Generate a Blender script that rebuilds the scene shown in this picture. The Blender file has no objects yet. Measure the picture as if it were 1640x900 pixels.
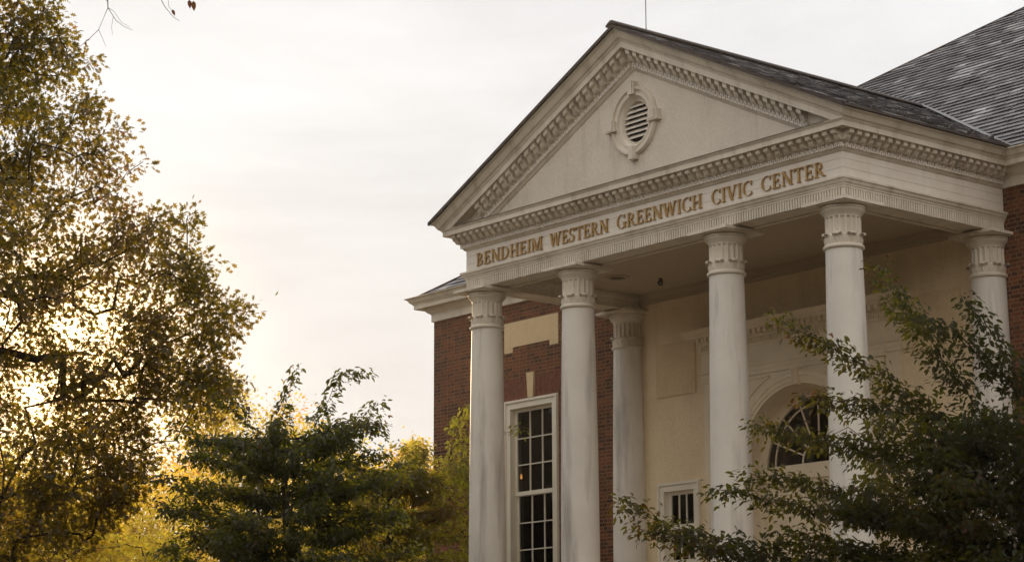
import bpy, math, random
import numpy as np
from math import sin, cos, pi, radians, sqrt, atan2
from mathutils import Matrix, Vector

scene = bpy.context.scene
col = scene.collection
random.seed(7)

# ------------------------------------------------------------------ camera
CAM = Vector((28.306, -26.736, -2.819))
YAW, PITCH, ROLL = radians(50.307), radians(11.626), radians(-0.199)
fwd = Vector((-sin(YAW) * cos(PITCH), cos(YAW) * cos(PITCH), sin(PITCH)))
rgt0 = Vector((cos(YAW), sin(YAW), 0))
up0 = rgt0.cross(fwd)
rgt = rgt0 * cos(ROLL) + up0 * sin(ROLL)
upv = -rgt0 * sin(ROLL) + up0 * cos(ROLL)
cd = bpy.data.cameras.new('camera')
co = bpy.data.objects.new('camera', cd)
col.objects.link(co)
cd.sensor_width = 36.0
cd.lens = 3500.0 / 1640.0 * 36.0
cd.clip_start = 0.1
cd.clip_end = 6000.0
m = Matrix((rgt, upv, -fwd)).transposed().to_4x4()
m.translation = CAM
co.matrix_world = m
scene.camera = co

# ------------------------------------------------------------------ sky and sun
SUN = Vector((-1.0, 0.53, 0.185)).normalized()
SUN_EL = math.asin(SUN.z)
SUN_ROT = atan2(SUN.x, SUN.y)
w = bpy.data.worlds.new('World')
scene.world = w
w.use_nodes = True
nt = w.node_tree
nt.nodes.clear()
N = nt.nodes.new
sky = N('ShaderNodeTexSky')
sky.sky_type = 'NISHITA'
sky.sun_disc = False
sky.sun_elevation = SUN_EL
sky.sun_rotation = SUN_ROT
sky.air_density = 1.0
sky.dust_density = 2.0
sky.ozone_density = 1.0
tc = N('ShaderNodeTexCoord')
mp = N('ShaderNodeMapping')
mp.inputs['Scale'].default_value = (2.2, 2.2, 7.0)
nz = N('ShaderNodeTexNoise')
nz.inputs['Scale'].default_value = 1.6
nz.inputs['Detail'].default_value = 7
nz.inputs['Roughness'].default_value = 0.55
nz.inputs['Distortion'].default_value = 0.4
rp = N('ShaderNodeValToRGB')
rp.color_ramp.elements[0].position = 0.35
rp.color_ramp.elements[0].color = (6.9, 6.85, 6.85, 1)
rp.color_ramp.elements[1].position = 0.68
rp.color_ramp.elements[1].color = (9.0, 9.0, 9.05, 1)
mx = N('ShaderNodeMix')
mx.data_type = 'RGBA'
mx.inputs['Factor'].default_value = 0.975          # a thin bright cloud layer over the blue
bg = N('ShaderNodeBackground')
bg.inputs['Strength'].default_value = 0.1
out = N('ShaderNodeOutputWorld')
L = nt.links.new
L(tc.outputs['Generated'], mp.inputs['Vector'])
L(mp.outputs['Vector'], nz.inputs['Vector'])
L(nz.outputs['Fac'], rp.inputs['Fac'])
# unseen sky behind the viewer, made peach and brighter to warm the building front
d2 = N('ShaderNodeVectorMath')
d2.operation = 'DOT_PRODUCT'
d2.inputs[1].default_value = Vector((0.75, -0.62, 0.2)).normalized()
r2 = N('ShaderNodeValToRGB')
r2.color_ramp.elements[0].position = 0.30
r2.color_ramp.elements[0].color = (1, 1, 1, 1)
r2.color_ramp.elements[1].position = 0.95
r2.color_ramp.elements[1].color = (1.0, 0.90, 0.76, 1)
ps = N('ShaderNodeMix')
ps.data_type = 'RGBA'
ps.blend_type = 'MULTIPLY'
ps.inputs['Factor'].default_value = 0.9
ma = N('ShaderNodeMath')
ma.operation = 'MULTIPLY_ADD'
ma.inputs[1].default_value = 0.5
ma.inputs[2].default_value = 0.5
gn = N('ShaderNodeVectorMath')
gn.operation = 'NORMALIZE'
L(tc.outputs['Generated'], gn.inputs[0])
L(gn.outputs[0], d2.inputs[0])
L(d2.outputs['Value'], ma.inputs[0])
L(ma.outputs[0], r2.inputs['Fac'])
L(rp.outputs['Color'], ps.inputs['A'])
L(r2.outputs['Color'], ps.inputs['B'])
bo = N('ShaderNodeMapRange')
bo.inputs['From Min'].default_value = 0.4
bo.inputs['From Max'].default_value = 0.95
bo.inputs['To Min'].default_value = 1.0
bo.inputs['To Max'].default_value = 1.35
sc_ = N('ShaderNodeVectorMath')
sc_.operation = 'SCALE'
L(ma.outputs[0], bo.inputs['Value'])
L(ps.outputs['Result'], sc_.inputs[0])
L(bo.outputs['Result'], sc_.inputs['Scale'])
L(sky.outputs['Color'], mx.inputs['A'])
L(sc_.outputs[0], mx.inputs['B'])
# bright warm aureole that the thin cloud spreads around the low sun
dt = N('ShaderNodeVectorMath')
dt.operation = 'DOT_PRODUCT'
dt.inputs[1].default_value = SUN
nm_ = N('ShaderNodeVectorMath')
nm_.operation = 'NORMALIZE'
pw = N('ShaderNodeMath')
pw.operation = 'POWER'
pw.inputs[1].default_value = 1000
cl_ = N('ShaderNodeMath')
cl_.operation = 'MAXIMUM'
cl_.inputs[1].default_value = 0.0
au = N('ShaderNodeMix')
au.data_type = 'RGBA'
au.blend_type = 'ADD'
au.inputs['B'].default_value = (42.0, 25.0, 9.0, 1)
L(tc.outputs['Generated'], nm_.inputs[0])
L(nm_.outputs[0], dt.inputs[0])
L(dt.outputs['Value'], cl_.inputs[0])
L(cl_.outputs[0], pw.inputs[0])
L(pw.outputs[0], au.inputs['Factor'])
L(mx.outputs['Result'], au.inputs['A'])
L(au.outputs['Result'], bg.inputs['Color'])
L(bg.outputs['Background'], out.inputs['Surface'])

sd = bpy.data.lights.new('sun', 'SUN')
sd.energy = 4.8
sd.angle = radians(0.55)
sd.color = (1.0, 0.70, 0.40)
so = bpy.data.objects.new('sun', sd)
col.objects.link(so)
so.rotation_euler = SUN.to_track_quat('Z', 'Y').to_euler()

vs = scene.view_settings
vs.view_transform = 'Standard'
vs.look = 'None'
vs.exposure = 0.1
vs.gamma = 1.0
scene.cycles.use_denoising = True
scene.cycles.max_bounces = 10
scene.cycles.diffuse_bounces = 4
scene.cycles.glossy_bounces = 3
scene.cycles.transmission_bounces = 6
scene.cycles.transparent_max_bounces = 8
scene.cycles.sample_clamp_indirect = 6.0


# ------------------------------------------------------------------ helpers
class MB:
    """Collects shapes and links them as ONE mesh object."""
    def __init__(self):
        self.v, self.f, self.s = [], [], []

    def add(self, verts, faces, smooth=False):
        b = len(self.v)
        self.v += [tuple(map(float, p)) for p in verts]
        self.f += [tuple(b + i for i in f) for f in faces]
        self.s += [smooth] * len(faces)
        return self

    def box(self, x0, x1, y0, y1, z0, z1):
        v = [(x, y, z) for x in (x0, x1) for y in (y0, y1) for z in (z0, z1)]
        return self.add(v, [(0, 1, 3, 2), (4, 6, 7, 5), (0, 4, 5, 1), (2, 3, 7, 6), (0, 2, 6, 4), (1, 5, 7, 3)])

    def hexa(self, v8):
        return self.add(v8, [(0, 1, 2, 3), (7, 6, 5, 4), (0, 4, 5, 1), (1, 5, 6, 2), (2, 6, 7, 3), (3, 7, 4, 0)])

    def prism(self, poly, fn, a, b):
        """poly of (u,v); fn(u,v,t) -> point; extruded from t=a to t=b"""
        n = len(poly)
        v = [fn(u, q, a) for u, q in poly] + [fn(u, q, b) for u, q in poly]
        f = [tuple(range(n)), tuple(range(2 * n - 1, n - 1, -1))]
        f += [(i, n + i, n + (i + 1) % n, (i + 1) % n) for i in range(n)]
        return self.add(v, f)

    def grid(self, rows, close=False, smooth=False):
        n = len(rows[0])
        v = [p for r in rows for p in r]
        f = []
        for i in range(len(rows) - 1):
            for j in range(n if close else n - 1):
                k = (j + 1) % n
                f.append((i * n + j, i * n + k, (i + 1) * n + k, (i + 1) * n + j))
        return self.add(v, f, smooth)

    def lathe(self, prof, seg=48, cx=0, cy=0, smooth=True, mod=None):
        rows = []
        for r, z in prof:
            rows.append([(cx + (r * (mod(a, z) if mod else 1)) * cos(a), cy + (r * (mod(a, z) if mod else 1)) * sin(a), z)
                         for a in [2 * pi * k / seg for k in range(seg)]])
        return self.grid(rows, close=True, smooth=smooth)

    def tube(self, pts, radii, seg=6):
        rows = []
        up = Vector((0.13, 0.31, 0.94)).normalized()
        n = len(pts)
        for i, p in enumerate(pts):
            p = Vector(p)
            d = (Vector(pts[min(i + 1, n - 1)]) - Vector(pts[max(i - 1, 0)])).normalized()
            a = d.cross(up)
            if a.length < 1e-3:
                a = d.cross(Vector((1, 0, 0)))
            a.normalize()
            b = d.cross(a)
            rows.append([tuple(p + (a * cos(t) + b * sin(t)) * radii[i]) for t in [2 * pi * k / seg for k in range(seg)]])
        return self.grid(rows, close=True, smooth=True)

    def build(self, name, mat, parent=None, angle=35):
        me = bpy.data.meshes.new(name)
        me.from_pydata(self.v, [], self.f)
        me.polygons.foreach_set('use_smooth', self.s)
        me.update()
        if any(self.s):
            me.set_sharp_from_angle(angle=radians(angle))
        me.materials.append(mat)
        o = bpy.data.objects.new(name, me)
        col.objects.link(o)
        if parent:
            o.parent = parent
        return o


def empty(name, loc=(0, 0, 0)):
    o = bpy.data.objects.new(name, None)
    col.objects.link(o)
    o.location = loc
    o.empty_display_size = 0.3
    return o


def tag(o, label=None, cat=None, group=None, kind=None):
    for k, v in (('label', label), ('category', cat), ('group', group), ('kind', kind)):
        if v:
            o[k] = v
    return o


# ------------------------------------------------------------------ materials
def newmat(name):
    mt = bpy.data.materials.new(name)
    mt.use_nodes = True
    t = mt.node_tree
    b = t.nodes['Principled BSDF']
    return mt, t, b, t.nodes.new, t.links.new


def ramp(n, stops):
    r = n('ShaderNodeValToRGB')
    e = r.color_ramp.elements
    e[0].position, e[0].color = stops[0][0], (*stops[0][1], 1)
    e[1].position, e[1].color = stops[-1][0], (*stops[-1][1], 1)
    for p, c in stops[1:-1]:
        x = e.new(p)
        x.color = (*c, 1)
    return r


def noise(n, l, vec, scale, detail=4, rough=0.55, map_scale=None):
    t = n('ShaderNodeTexNoise')
    t.inputs['Scale'].default_value = scale
    t.inputs['Detail'].default_value = detail
    t.inputs['Roughness'].default_value = rough
    if map_scale:
        mm = n('ShaderNodeMapping')
        mm.inputs['Scale'].default_value = map_scale
        l(vec, mm.inputs['Vector'])
        vec = mm.outputs['Vector']
    l(vec, t.inputs['Vector'])
    return t.outputs['Fac']


def mixc(n, l, fac, a, b, mode='MIX'):
    x = n('ShaderNodeMix')
    x.data_type = 'RGBA'
    x.blend_type = mode
    for s, v in (('Factor', fac), ('A', a), ('B', b)):
        if isinstance(v, tuple):
            x.inputs[s].default_value = (*v, 1)
        elif isinstance(v, (int, float)):
            x.inputs[s].default_value = v
        else:
            l(v, x.inputs[s])
    return x.outputs['Result']


def bump(n, l, height, strength, dist):
    b = n('ShaderNodeBump')
    b.inputs['Strength'].default_value = strength
    b.inputs['Distance'].default_value = dist
    l(height, b.inputs['Height'])
    return b.outputs['Normal']


def mat_surface(name, base, dark, grain=60, grain_bump=0.15, streak=0.0, streak_col=None, rough=0.6, stain=0.5, fleck=0.0, shift=False):
    """painted or rendered surface: blotches, fine grain, optional vertical run-off streaks"""
    mt, t, b, n, l = newmat(name)
    oc = n('ShaderNodeTexCoord').outputs['Object']
    if shift:                              # every copy gets stains of its own
        oi = n('ShaderNodeObjectInfo')
        va = n('ShaderNodeVectorMath')
        va.operation = 'MULTIPLY_ADD'
        va.inputs[1].default_value = (37.0, 53.0, 0.0)
        l(oi.outputs['Random'], va.inputs[0])
        l(oc, va.inputs[2])
        oc = va.outputs[0]
    f1 = noise(n, l, oc, 1.7, 6, 0.6)
    r1 = ramp(n, [(0.38, (0, 0, 0)), (0.72, (1, 1, 1))])
    l(f1, r1.inputs['Fac'])
    mm = n('ShaderNodeMath')
    mm.operation = 'MULTIPLY'
    mm.inputs[1].default_value = stain
    l(r1.outputs['Color'], mm.inputs[0])
    c = mixc(n, l, mm.outputs[0], base, dark)
    if streak:
        f2 = noise(n, l, oc, 1.0, 6, 0.62, (3.2, 3.2, 0.34))
        r2 = ramp(n, [(0.52, (0, 0, 0)), (0.72, (1, 1, 1))])
        l(f2, r2.inputs['Fac'])
        m2 = n('ShaderNodeMath')
        m2.operation = 'MULTIPLY'
        m2.inputs[1].default_value = streak
        l(r2.outputs['Color'], m2.inputs[0])
        c = mixc(n, l, m2.outputs[0], c, streak_col or dark)
    fg = noise(n, l, oc, grain, 3, 0.6)
    if fleck:
        r3 = ramp(n, [(0.40, (1 - fleck,) * 3), (0.62, (1 + fleck * 0.25,) * 3)])
        l(fg, r3.inputs['Fac'])
        c = mixc(n, l, 1.0, c, r3.outputs['Color'], 'MULTIPLY')
    l(c, b.inputs['Base Color'])
    b.inputs['Roughness'].default_value = rough
    l(bump(n, l, fg, grain_bump, 0.01), b.inputs['Normal'])
    return mt


def mat_brick(name):
    mt, t, b, n, l = newmat(name)
    oc = n('ShaderNodeTexCoord').outputs['Object']
    sp = n('ShaderNodeSeparateXYZ')
    l(oc, sp.inputs[0])
    ad = n('ShaderNodeMath')
    l(sp.outputs['X'], ad.inputs[0])
    l(sp.outputs['Y'], ad.inputs[1])
    cb = n('ShaderNodeCombineXYZ')
    l(ad.outputs[0], cb.inputs['X'])
    l(sp.outputs['Z'], cb.inputs['Y'])

    def brick(c1, c2, cm, bias):
        x = n('ShaderNodeTexBrick')
        x.offset = 0.5
        x.squash = 0.55
        x.squash_frequency = 2
        for k, v in (('Scale', 1.0), ('Mortar Size', 0.0085), ('Mortar Smooth', 0.15), ('Bias', bias), ('Brick Width', 0.235), ('Row Height', 0.0795)):
            x.inputs[k].default_value = v
        for k, v in (('Color1', c1), ('Color2', c2), ('Mortar', cm)):
            x.inputs[k].default_value = (*v, 1)
        l(cb.outputs[0], x.inputs['Vector'])
        return x
    bt = brick((0.205, 0.072, 0.036), (0.060, 0.027, 0.020), (0.25, 0.175, 0.11), -0.05)
    f = noise(n, l, oc, 26, 4, 0.65)
    r = ramp(n, [(0.3, (0.72, 0.72, 0.72)), (0.7, (1.15, 1.1, 1.05))])
    l(f, r.inputs['Fac'])
    c = mixc(n, l, 1.0, bt.outputs['Color'], r.outputs['Color'], 'MULTIPLY')
    f2 = noise(n, l, oc, 1.1, 4)
    r2 = ramp(n, [(0.35, (0.8, 0.8, 0.8)), (0.7, (1.12, 1.1, 1.08))])
    l(f2, r2.inputs['Fac'])
    c = mixc(n, l, 1.0, c, r2.outputs['Color'], 'MULTIPLY')
    l(c, b.inputs['Base Color'])
    b.inputs['Roughness'].default_value = 0.95
    b.inputs['Specular IOR Level'].default_value = 0.2
    inv = n('ShaderNodeMath')
    inv.operation = 'SUBTRACT'
    inv.inputs[0].default_value = 1.0
    l(bt.outputs['Fac'], inv.inputs[1])
    l(bump(n, l, inv.outputs[0], 0.8, 0.012), b.inputs['Normal'])
    return mt


def mat_slate(name, tinted=True):
    mt, t, b, n, l = newmat(name)
    oc = n('ShaderNodeTexCoord').outputs['Object']
    f = noise(n, l, oc, 9, 5, 0.65)
    if tinted:
        at = n('ShaderNodeAttribute')
        at.attribute_name = 'tint'
        r = ramp(n, [(0.0, (0.048, 0.042, 0.046)), (0.4, (0.105, 0.100, 0.110)), (0.75, (0.21, 0.212, 0.232)), (1.0, (0.42, 0.43, 0.45))])
        l(at.outputs['Fac'], r.inputs['Fac'])
        c = r.outputs['Color']
    else:
        c = (0.05, 0.046, 0.05)
    r2 = ramp(n, [(0.3, (0.65, 0.62, 0.60)), (0.72, (1.3, 1.28, 1.28))])
    l(f, r2.inputs['Fac'])
    c = mixc(n, l, 1.0, c, r2.outputs['Color'], 'MULTIPLY')
    l(c, b.inputs['Base Color'])
    lk = ramp(n, [(0.60, (0, 0, 0)), (0.72, (0.7, 0.7, 0.7))])
    l(noise(n, l, oc, 13, 6, 0.75), lk.inputs['Fac'])
    c = mixc(n, l, lk.outputs['Color'], c, (0.34, 0.34, 0.34))
    l(c, b.inputs['Base Color'])
    b.inputs['Roughness'].default_value = 0.36
    l(bump(n, l, noise(n, l, oc, 40, 3), 0.25, 0.01), b.inputs['Normal'])
    return mt


def mat_plain(name, c, rough=0.6, metal=0.0, var=0.25, scale=8, spec=0.5):
    mt, t, b, n, l = newmat(name)
    oc = n('ShaderNodeTexCoord').outputs['Object']
    f = noise(n, l, oc, scale, 4)
    r = ramp(n, [(0.3, (1 - var,) * 3), (0.7, (1 + var * 0.6,) * 3)])
    l(f, r.inputs['Fac'])
    l(mixc(n, l, 1.0, c, r.outputs['Color'], 'MULTIPLY'), b.inputs['Base Color'])
    b.inputs['Roughness'].default_value = rough
    b.inputs['Metallic'].default_value = metal
    b.inputs['Specular IOR Level'].default_value = spec
    return mt


def mat_leaf(name, stops, trans, tfac=0.45, gloss=0.04):
    mt = bpy.data.materials.new(name)
    mt.use_nodes = True
    t = mt.node_tree
    t.nodes.clear()
    n, l = t.nodes.new, t.links.new
    at = n('ShaderNodeAttribute')
    at.attribute_name = 'tint'
    r = ramp(n, stops)
    l(at.outputs['Fac'], r.inputs['Fac'])
    r2 = ramp(n, trans)
    l(at.outputs['Fac'], r2.inputs['Fac'])
    d = n('ShaderNodeBsdfDiffuse')
    l(r.outputs['Color'], d.inputs['Color'])
    tr = n('ShaderNodeBsdfTranslucent')
    l(r2.outputs['Color'], tr.inputs['Color'])
    m1 = n('ShaderNodeMixShader')
    m1.inputs[0].default_value = tfac
    l(d.outputs[0], m1.inputs[1])
    l(tr.outputs[0], m1.inputs[2])
    g = n('ShaderNodeBsdfGlossy')
    g.inputs['Roughness'].default_value = 0.45
    g.inputs['Color'].default_value = (0.8, 0.8, 0.8, 1)
    m2 = n('ShaderNodeMixShader')
    m2.inputs[0].default_value = gloss
    l(m1.outputs[0], m2.inputs[1])
    l(g.outputs[0], m2.inputs[2])
    o = n('ShaderNodeOutputMaterial')
    l(m2.outputs[0], o.inputs['Surface'])
    return mt


def mat_glass(name):
    mt = bpy.data.materials.new(name)
    mt.use_nodes = True
    t = mt.node_tree
    t.nodes.clear()
    n, l = t.nodes.new, t.links.new
    tr = n('ShaderNodeBsdfTransparent')
    tr.inputs['Color'].default_value = (0.55, 0.55, 0.52, 1)
    g = n('ShaderNodeBsdfGlossy')
    g.inputs['Roughness'].default_value = 0.02
    oc = n('ShaderNodeTexCoord').outputs['Object']
    l(bump(n, l, noise(n, l, oc, 2.3, 1), 0.03, 0.02), g.inputs['Normal'])
    fr = n('ShaderNodeFresnel')
    fr.inputs['IOR'].default_value = 1.5
    ms = n('ShaderNodeMixShader')
    l(fr.outputs[0], ms.inputs[0])
    l(tr.outputs[0], ms.inputs[1])
    l(g.outputs[0], ms.inputs[2])
    o = n('ShaderNodeOutputMaterial')
    l(ms.outputs[0], o.inputs['Surface'])
    return mt


M_TRIM = mat_surface('white_painted_trim', (0.74, 0.685, 0.60), (0.46, 0.40, 0.33), 40, 0.05, 0.55, (0.34, 0.28, 0.21), 0.55, 0.55)  # paint and stains; browner than the boards, which puts bracket shade into the colour
M_FRIEZE = mat_surface('white_painted_boards', (0.80, 0.765, 0.71), (0.64, 0.53, 0.47), 40, 0.04, 0.25, (0.45, 0.40, 0.34), 0.55, 0.4)
M_COLUMN = mat_surface('weathered_column_paint', (0.75, 0.72, 0.68), (0.60, 0.57, 0.53), 50, 0.05, 0.75, (0.33, 0.305, 0.28), 0.55, 0.5, 0.0, True)
M_STUCCO = mat_surface('pale_pebbledash', (0.76, 0.705, 0.63), (0.62, 0.565, 0.49), 30, 0.35, 0.5, (0.42, 0.37, 0.30), 0.9, 0.55, 0.09)
M_PORCH = mat_surface('warmed_cream_pebbledash', (0.80, 0.66, 0.46), (0.66, 0.53, 0.35), 30, 0.35, 0.2, (0.42, 0.33, 0.22), 0.9, 0.5, 0.10)  # cream render, its colour warmed further in place of bounced light
M_STONE = mat_surface('buff_limestone', (0.72, 0.57, 0.36), (0.58, 0.44, 0.26), 34, 0.3, 0.2, (0.36, 0.28, 0.18), 0.8, 0.6, 0.1)
M_JOINERY = mat_surface('cream_joinery_paint', (0.78, 0.68, 0.53), (0.52, 0.44, 0.33), 40, 0.04, 0.1, None, 0.5, 0.4)
M_WINDOW = mat_surface('white_window_paint', (0.76, 0.72, 0.63), (0.60, 0.53, 0.42), 40, 0.04, 0.1, None, 0.45, 0.4)
M_CEIL = mat_surface('shade_darkened_ceiling_paint', (0.44, 0.36, 0.27), (0.36, 0.29, 0.21), 40, 0.03, 0.0, None, 0.7, 0.4)  # a white ceiling; the porch shade is put into this darker colour
M_BRICK = mat_brick('flemish_red_brick')
M_VOUSS = mat_plain('rubbed_red_brick', (0.19, 0.068, 0.038), 0.85, 0, 0.5, 9)
M_SLATE = mat_slate('roof_slates')
M_DECK = mat_slate('roof_deck', False)
M_COPPER = mat_plain('dark_brown_flashing', (0.055, 0.036, 0.028), 0.5, 0.3, 0.35, 6)
M_LEAD = mat_plain('pale_valley_metal', (0.24, 0.24, 0.25), 0.5, 0.5, 0.3, 7)
M_FLASH = mat_plain('weathered_ledge_flashing', (0.17, 0.13, 0.09), 0.7, 0, 0.5, 12)
M_GOLD = mat_plain('gilded_letters', (0.40, 0.25, 0.085), 0.42, 0.3, 0.3, 9)
M_GLASS = mat_glass('window_glass')
M_DARK = mat_plain('dim_room', (0.035, 0.028, 0.022), 0.9)
M_LOUVER = mat_plain('louvre_paint', (0.78, 0.73, 0.66), 0.6, 0, 0.2)
M_VOID = mat_plain('dark_vent_void', (0.02, 0.016, 0.013), 0.9)
M_IRON = mat_plain('dark_metal', (0.05, 0.04, 0.035), 0.45, 0.5)
M_FLOOR = mat_plain('portico_paving', (0.46, 0.37, 0.27), 0.8, 0, 0.3, 3)
M_BARK = mat_plain('dark_bark', (0.060, 0.043, 0.031), 0.9, 0, 0.5, 14, 0.2)
M_TWIG = mat_plain('grey_twig_bark', (0.22, 0.17, 0.15), 0.9, 0, 0.4, 20, 0.2)

# ------------------------------------------------------------------ ground
def ground_z(x, y):
    t = min(1.0, max(0.0, (-7.0 - y) / 19.0))
    s = t * t * (3 - 2 * t)
    back = min(1.0, max(0.0, (-14.0 - x) / 60.0))
    return -0.95 - 3.5 * s - 2.0 * back * (1 - s) + 0.10 * sin(x * 0.31 + 1.0) * sin(y * 0.27)


def mat_ground():
    mt, t, b, n, l = newmat('lawn_grass')
    oc = n('ShaderNodeTexCoord').outputs['Object']
    r = ramp(n, [(0.3, (0.055, 0.043, 0.017)), (0.5, (0.095, 0.066, 0.026)), (0.75, (0.14, 0.09, 0.036))])
    l(noise(n, l, oc, 0.7, 8, 0.7), r.inputs['Fac'])
    l(r.outputs['Color'], b.inputs['Base Color'])
    b.inputs['Roughness'].default_value = 0.95
    l(bump(n, l, noise(n, l, oc, 22, 4), 0.8, 0.05), b.inputs['Normal'])
    return mt


def axis(lo, hi, dlo, dhi, step):
    far = [lo + (dlo - lo) * (1 - (1 - k / 10) ** 0.25) if False else dlo - (dlo - lo) * ((10 - k) / 10) ** 3 for k in range(10)]
    mid = list(np.arange(dlo, dhi, step))
    end = [dhi + (hi - dhi) * (k / 10) ** 3 for k in range(11)]
    return far + mid + end


xs = axis(-2500, 2500, -80, 60, 2.0)
ys = axis(-2500, 2500, -60, 60, 2.0)
g = MB()
g.grid([[(x, y, ground_z(x, y)) for x in xs] for y in ys], smooth=True)
tag(g.build('ground', mat_ground()), kind='structure')

g = MB()  # unseen pale sheet, added to bounce warm light onto wing and porch
pxs, pys = list(np.arange(-46, -5.7, 1.0)) + [-5.75], list(np.arange(-11.0, 1.6, 1.0))
g.grid([[(x, y, ground_z(x, y) + 0.03) for x in pxs] for y in pys], smooth=True)
tag(g.build('added_bounce_pavement', mat_plain('added_bounce_paving', (0.52, 0.42, 0.29), 0.85, 0, 0.3, 2)), kind='structure')

# ------------------------------------------------------------------ the building
A, B, Q, PJ, PC, D, XW = 4.68, 1.959, 0.292, 0.338, 0.497, 3.906, 11.466
Z0, Z1, Z2, Z4, Z5, Z6 = 5.733, 6.084, 6.525, 6.833, 6.956, 7.088
ZT, ZA = 9.088, 9.791
SL = (ZA - Z6) / (A + Q + PC)            # slope of the pediment
FLOOR = -0.62
HS = 0.652                                # slope of the main hip roof
bld = empty('civic_building', (0, 0, FLOOR))
tag(bld, 'brick civic building with white columned portico, gilded lettering and slate roofs', 'building')
ROOTINV = Matrix.Translation((0, 0, -FLOOR))


def part(mb, name, mat, parent=None, angle=35, label=None):
    """a part given in world coordinates, hung under the building (or under one of its parts)"""
    o = mb.build(name, mat, parent or bld, angle)
    if parent is None:
        o.matrix_parent_inverse = ROOTINV
    if label:
        o['label'] = label
    return o


def sweep(mb, prof, path, smooth=False):
    """profile (outward offset, z) along stations; path(o) -> list of plan points"""
    cols = [path(o) for o, z in prof]
    rows = []
    for i in range(len(cols[0])):
        rows.append([(cols[j][i][0], cols[j][i][1], prof[j][1]) for j in range(len(prof))])
    mb.grid(rows, smooth=smooth)
    return mb


def por(o, yend=None):
    X, Y = A + Q + o, Q + o
    ye = D if yend is None else yend
    return [(-X, ye), (-X, -Y), (X, -Y), (X, ye)]


def cyma(o0, z0, o1, z1, n=8):
    p = []
    for k in range(n + 1):
        t = k / n
        s = t - 0.16 * sin(2 * pi * t)
        p.append((o0 + (o1 - o0) * t, z0 + (z1 - z0) * s))
    return p


# --- architrave: fluted band with a taenia above, and the soffit and inner face of the beam
arch = MB()
prof = [(-2 * Q, 6.12), (-2 * Q - 0.05, 5.98), (-2 * Q - 0.05, 5.93), (-2 * Q, 5.93), (-2 * Q, 5.84), (-2 * Q + 0.03, 5.84), (-2 * Q + 0.03, Z0),
        (-2 * Q + 0.12, Z0), (-2 * Q + 0.12, Z0 + 0.02), (-0.12, Z0 + 0.02), (-0.12, Z0), (-0.03, Z0), (-0.03, 5.915), (0.012, 5.915), (0.012, 5.945), (0.03, 5.955)]
prof += [(0.03, 5.985), (0.045, 5.985)] + cyma(0.045, 5.99, 0.085, 6.05, 5) + [(0.095, 6.05), (0.095, Z1), (-0.05, Z1 + 0.004)]
sweep(arch, prof, por)
RP = 0.060                                # reeds of the fluted band
def reeds(mb, x0, x1, fn):
    n = int(round((x1 - x0) / RP))
    for k in range(n):
        c = x0 + (k + 0.5) * (x1 - x0) / n
        pts = [(c - 0.0205, -0.031), (c - 0.019, 0.004), (c - 0.014, 0.009), (c + 0.014, 0.009), (c + 0.019, 0.004), (c + 0.0205, -0.031)]
        mb.grid([[fn(u, o, Z0 + 0.003) for u, o in pts], [fn(u, o, 5.914) for u, o in pts]])
reeds(arch, -A - Q, A + Q, lambda u, o, z: (u, -Q - o, z))
reeds(arch, -Q, D, lambda u, o, z: (A + Q + o, u, z))
reeds(arch, -Q, D, lambda u, o, z: (-A - Q - o, u, z))
part(arch, 'architrave', M_TRIM)

# --- frieze: three boards, bearing the letters
fr = MB()
prof = [(-0.05, Z1 + 0.002)]
for z in (Z1, Z1 + 0.165, Z1 + 0.32, Z2):
    if z not in (Z1, Z2):
        prof += [(0, z - 0.004), (-0.008, z - 0.003), (-0.008, z + 0.003), (0, z + 0.004)]
    else:
        prof += [(0, z)]
prof += [(-0.05, Z2 + 0.01)]
sweep(fr, prof, por)
frieze = part(fr, 'frieze', M_FRIEZE)

# --- horizontal cornice: mouldings, meander dentils, scrolled modillions, corona
cn = MB()
bed = [(0.0, Z2 - 0.004), (0.018, Z2), (0.03, Z2 + 0.012), (0.052, Z2 + 0.04), (0.058, Z2 + 0.045), (0.058, 6.655), (0.098, 6.655), (0.098, 6.672)]
bed += [(0.112, 6.682), (0.118, 6.70), (0.118, Z4 + 0.004)]
sweep(cn, bed, por)
corona = [(0.118, Z4), (PJ - 0.045, Z4), (PJ - 0.045, Z4 + 0.012), (PJ - 0.03, Z4 + 0.012), (PJ - 0.03, Z4 - 0.004), (PJ, Z4 - 0.004), (PJ, 6.918), (PJ + 0.012, 6.922), (PJ + 0.016, 6.935),
          (PJ + 0.034, 6.945), (PJ + 0.034, Z5), (-0.03, Z5 + 0.006)]
cols = [por(o, D - o) for o, z in corona]
cn.grid([[(cols[j][i][0], cols[j][i][1], corona[j][1]) for j in range(len(corona))] for i in range(4)])
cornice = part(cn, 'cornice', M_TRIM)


def modillion(mb, c, fn):
    """scrolled bracket 0.1 wide at c along the run; fn(u, o, h) maps along, out, up (h above frieze top)"""
    pr = [(0.11, 0.145), (0.11, 0.300), (0.285, 0.300), (0.296, 0.270), (0.287, 0.236), (0.264, 0.222), (0.242, 0.232), (0.224, 0.216), (0.208, 0.180), (0.178, 0.152), (0.142, 0.142)]
    mb.prism(pr, lambda o, h, t: fn(t, o, h), c - 0.051, c + 0.051)
    mb.prism([(0.12, 0.296), (0.12, 0.309), (0.302, 0.309), (0.302, 0.296)], lambda o, h, t: fn(t, o, h), c - 0.058, c + 0.058)


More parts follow.
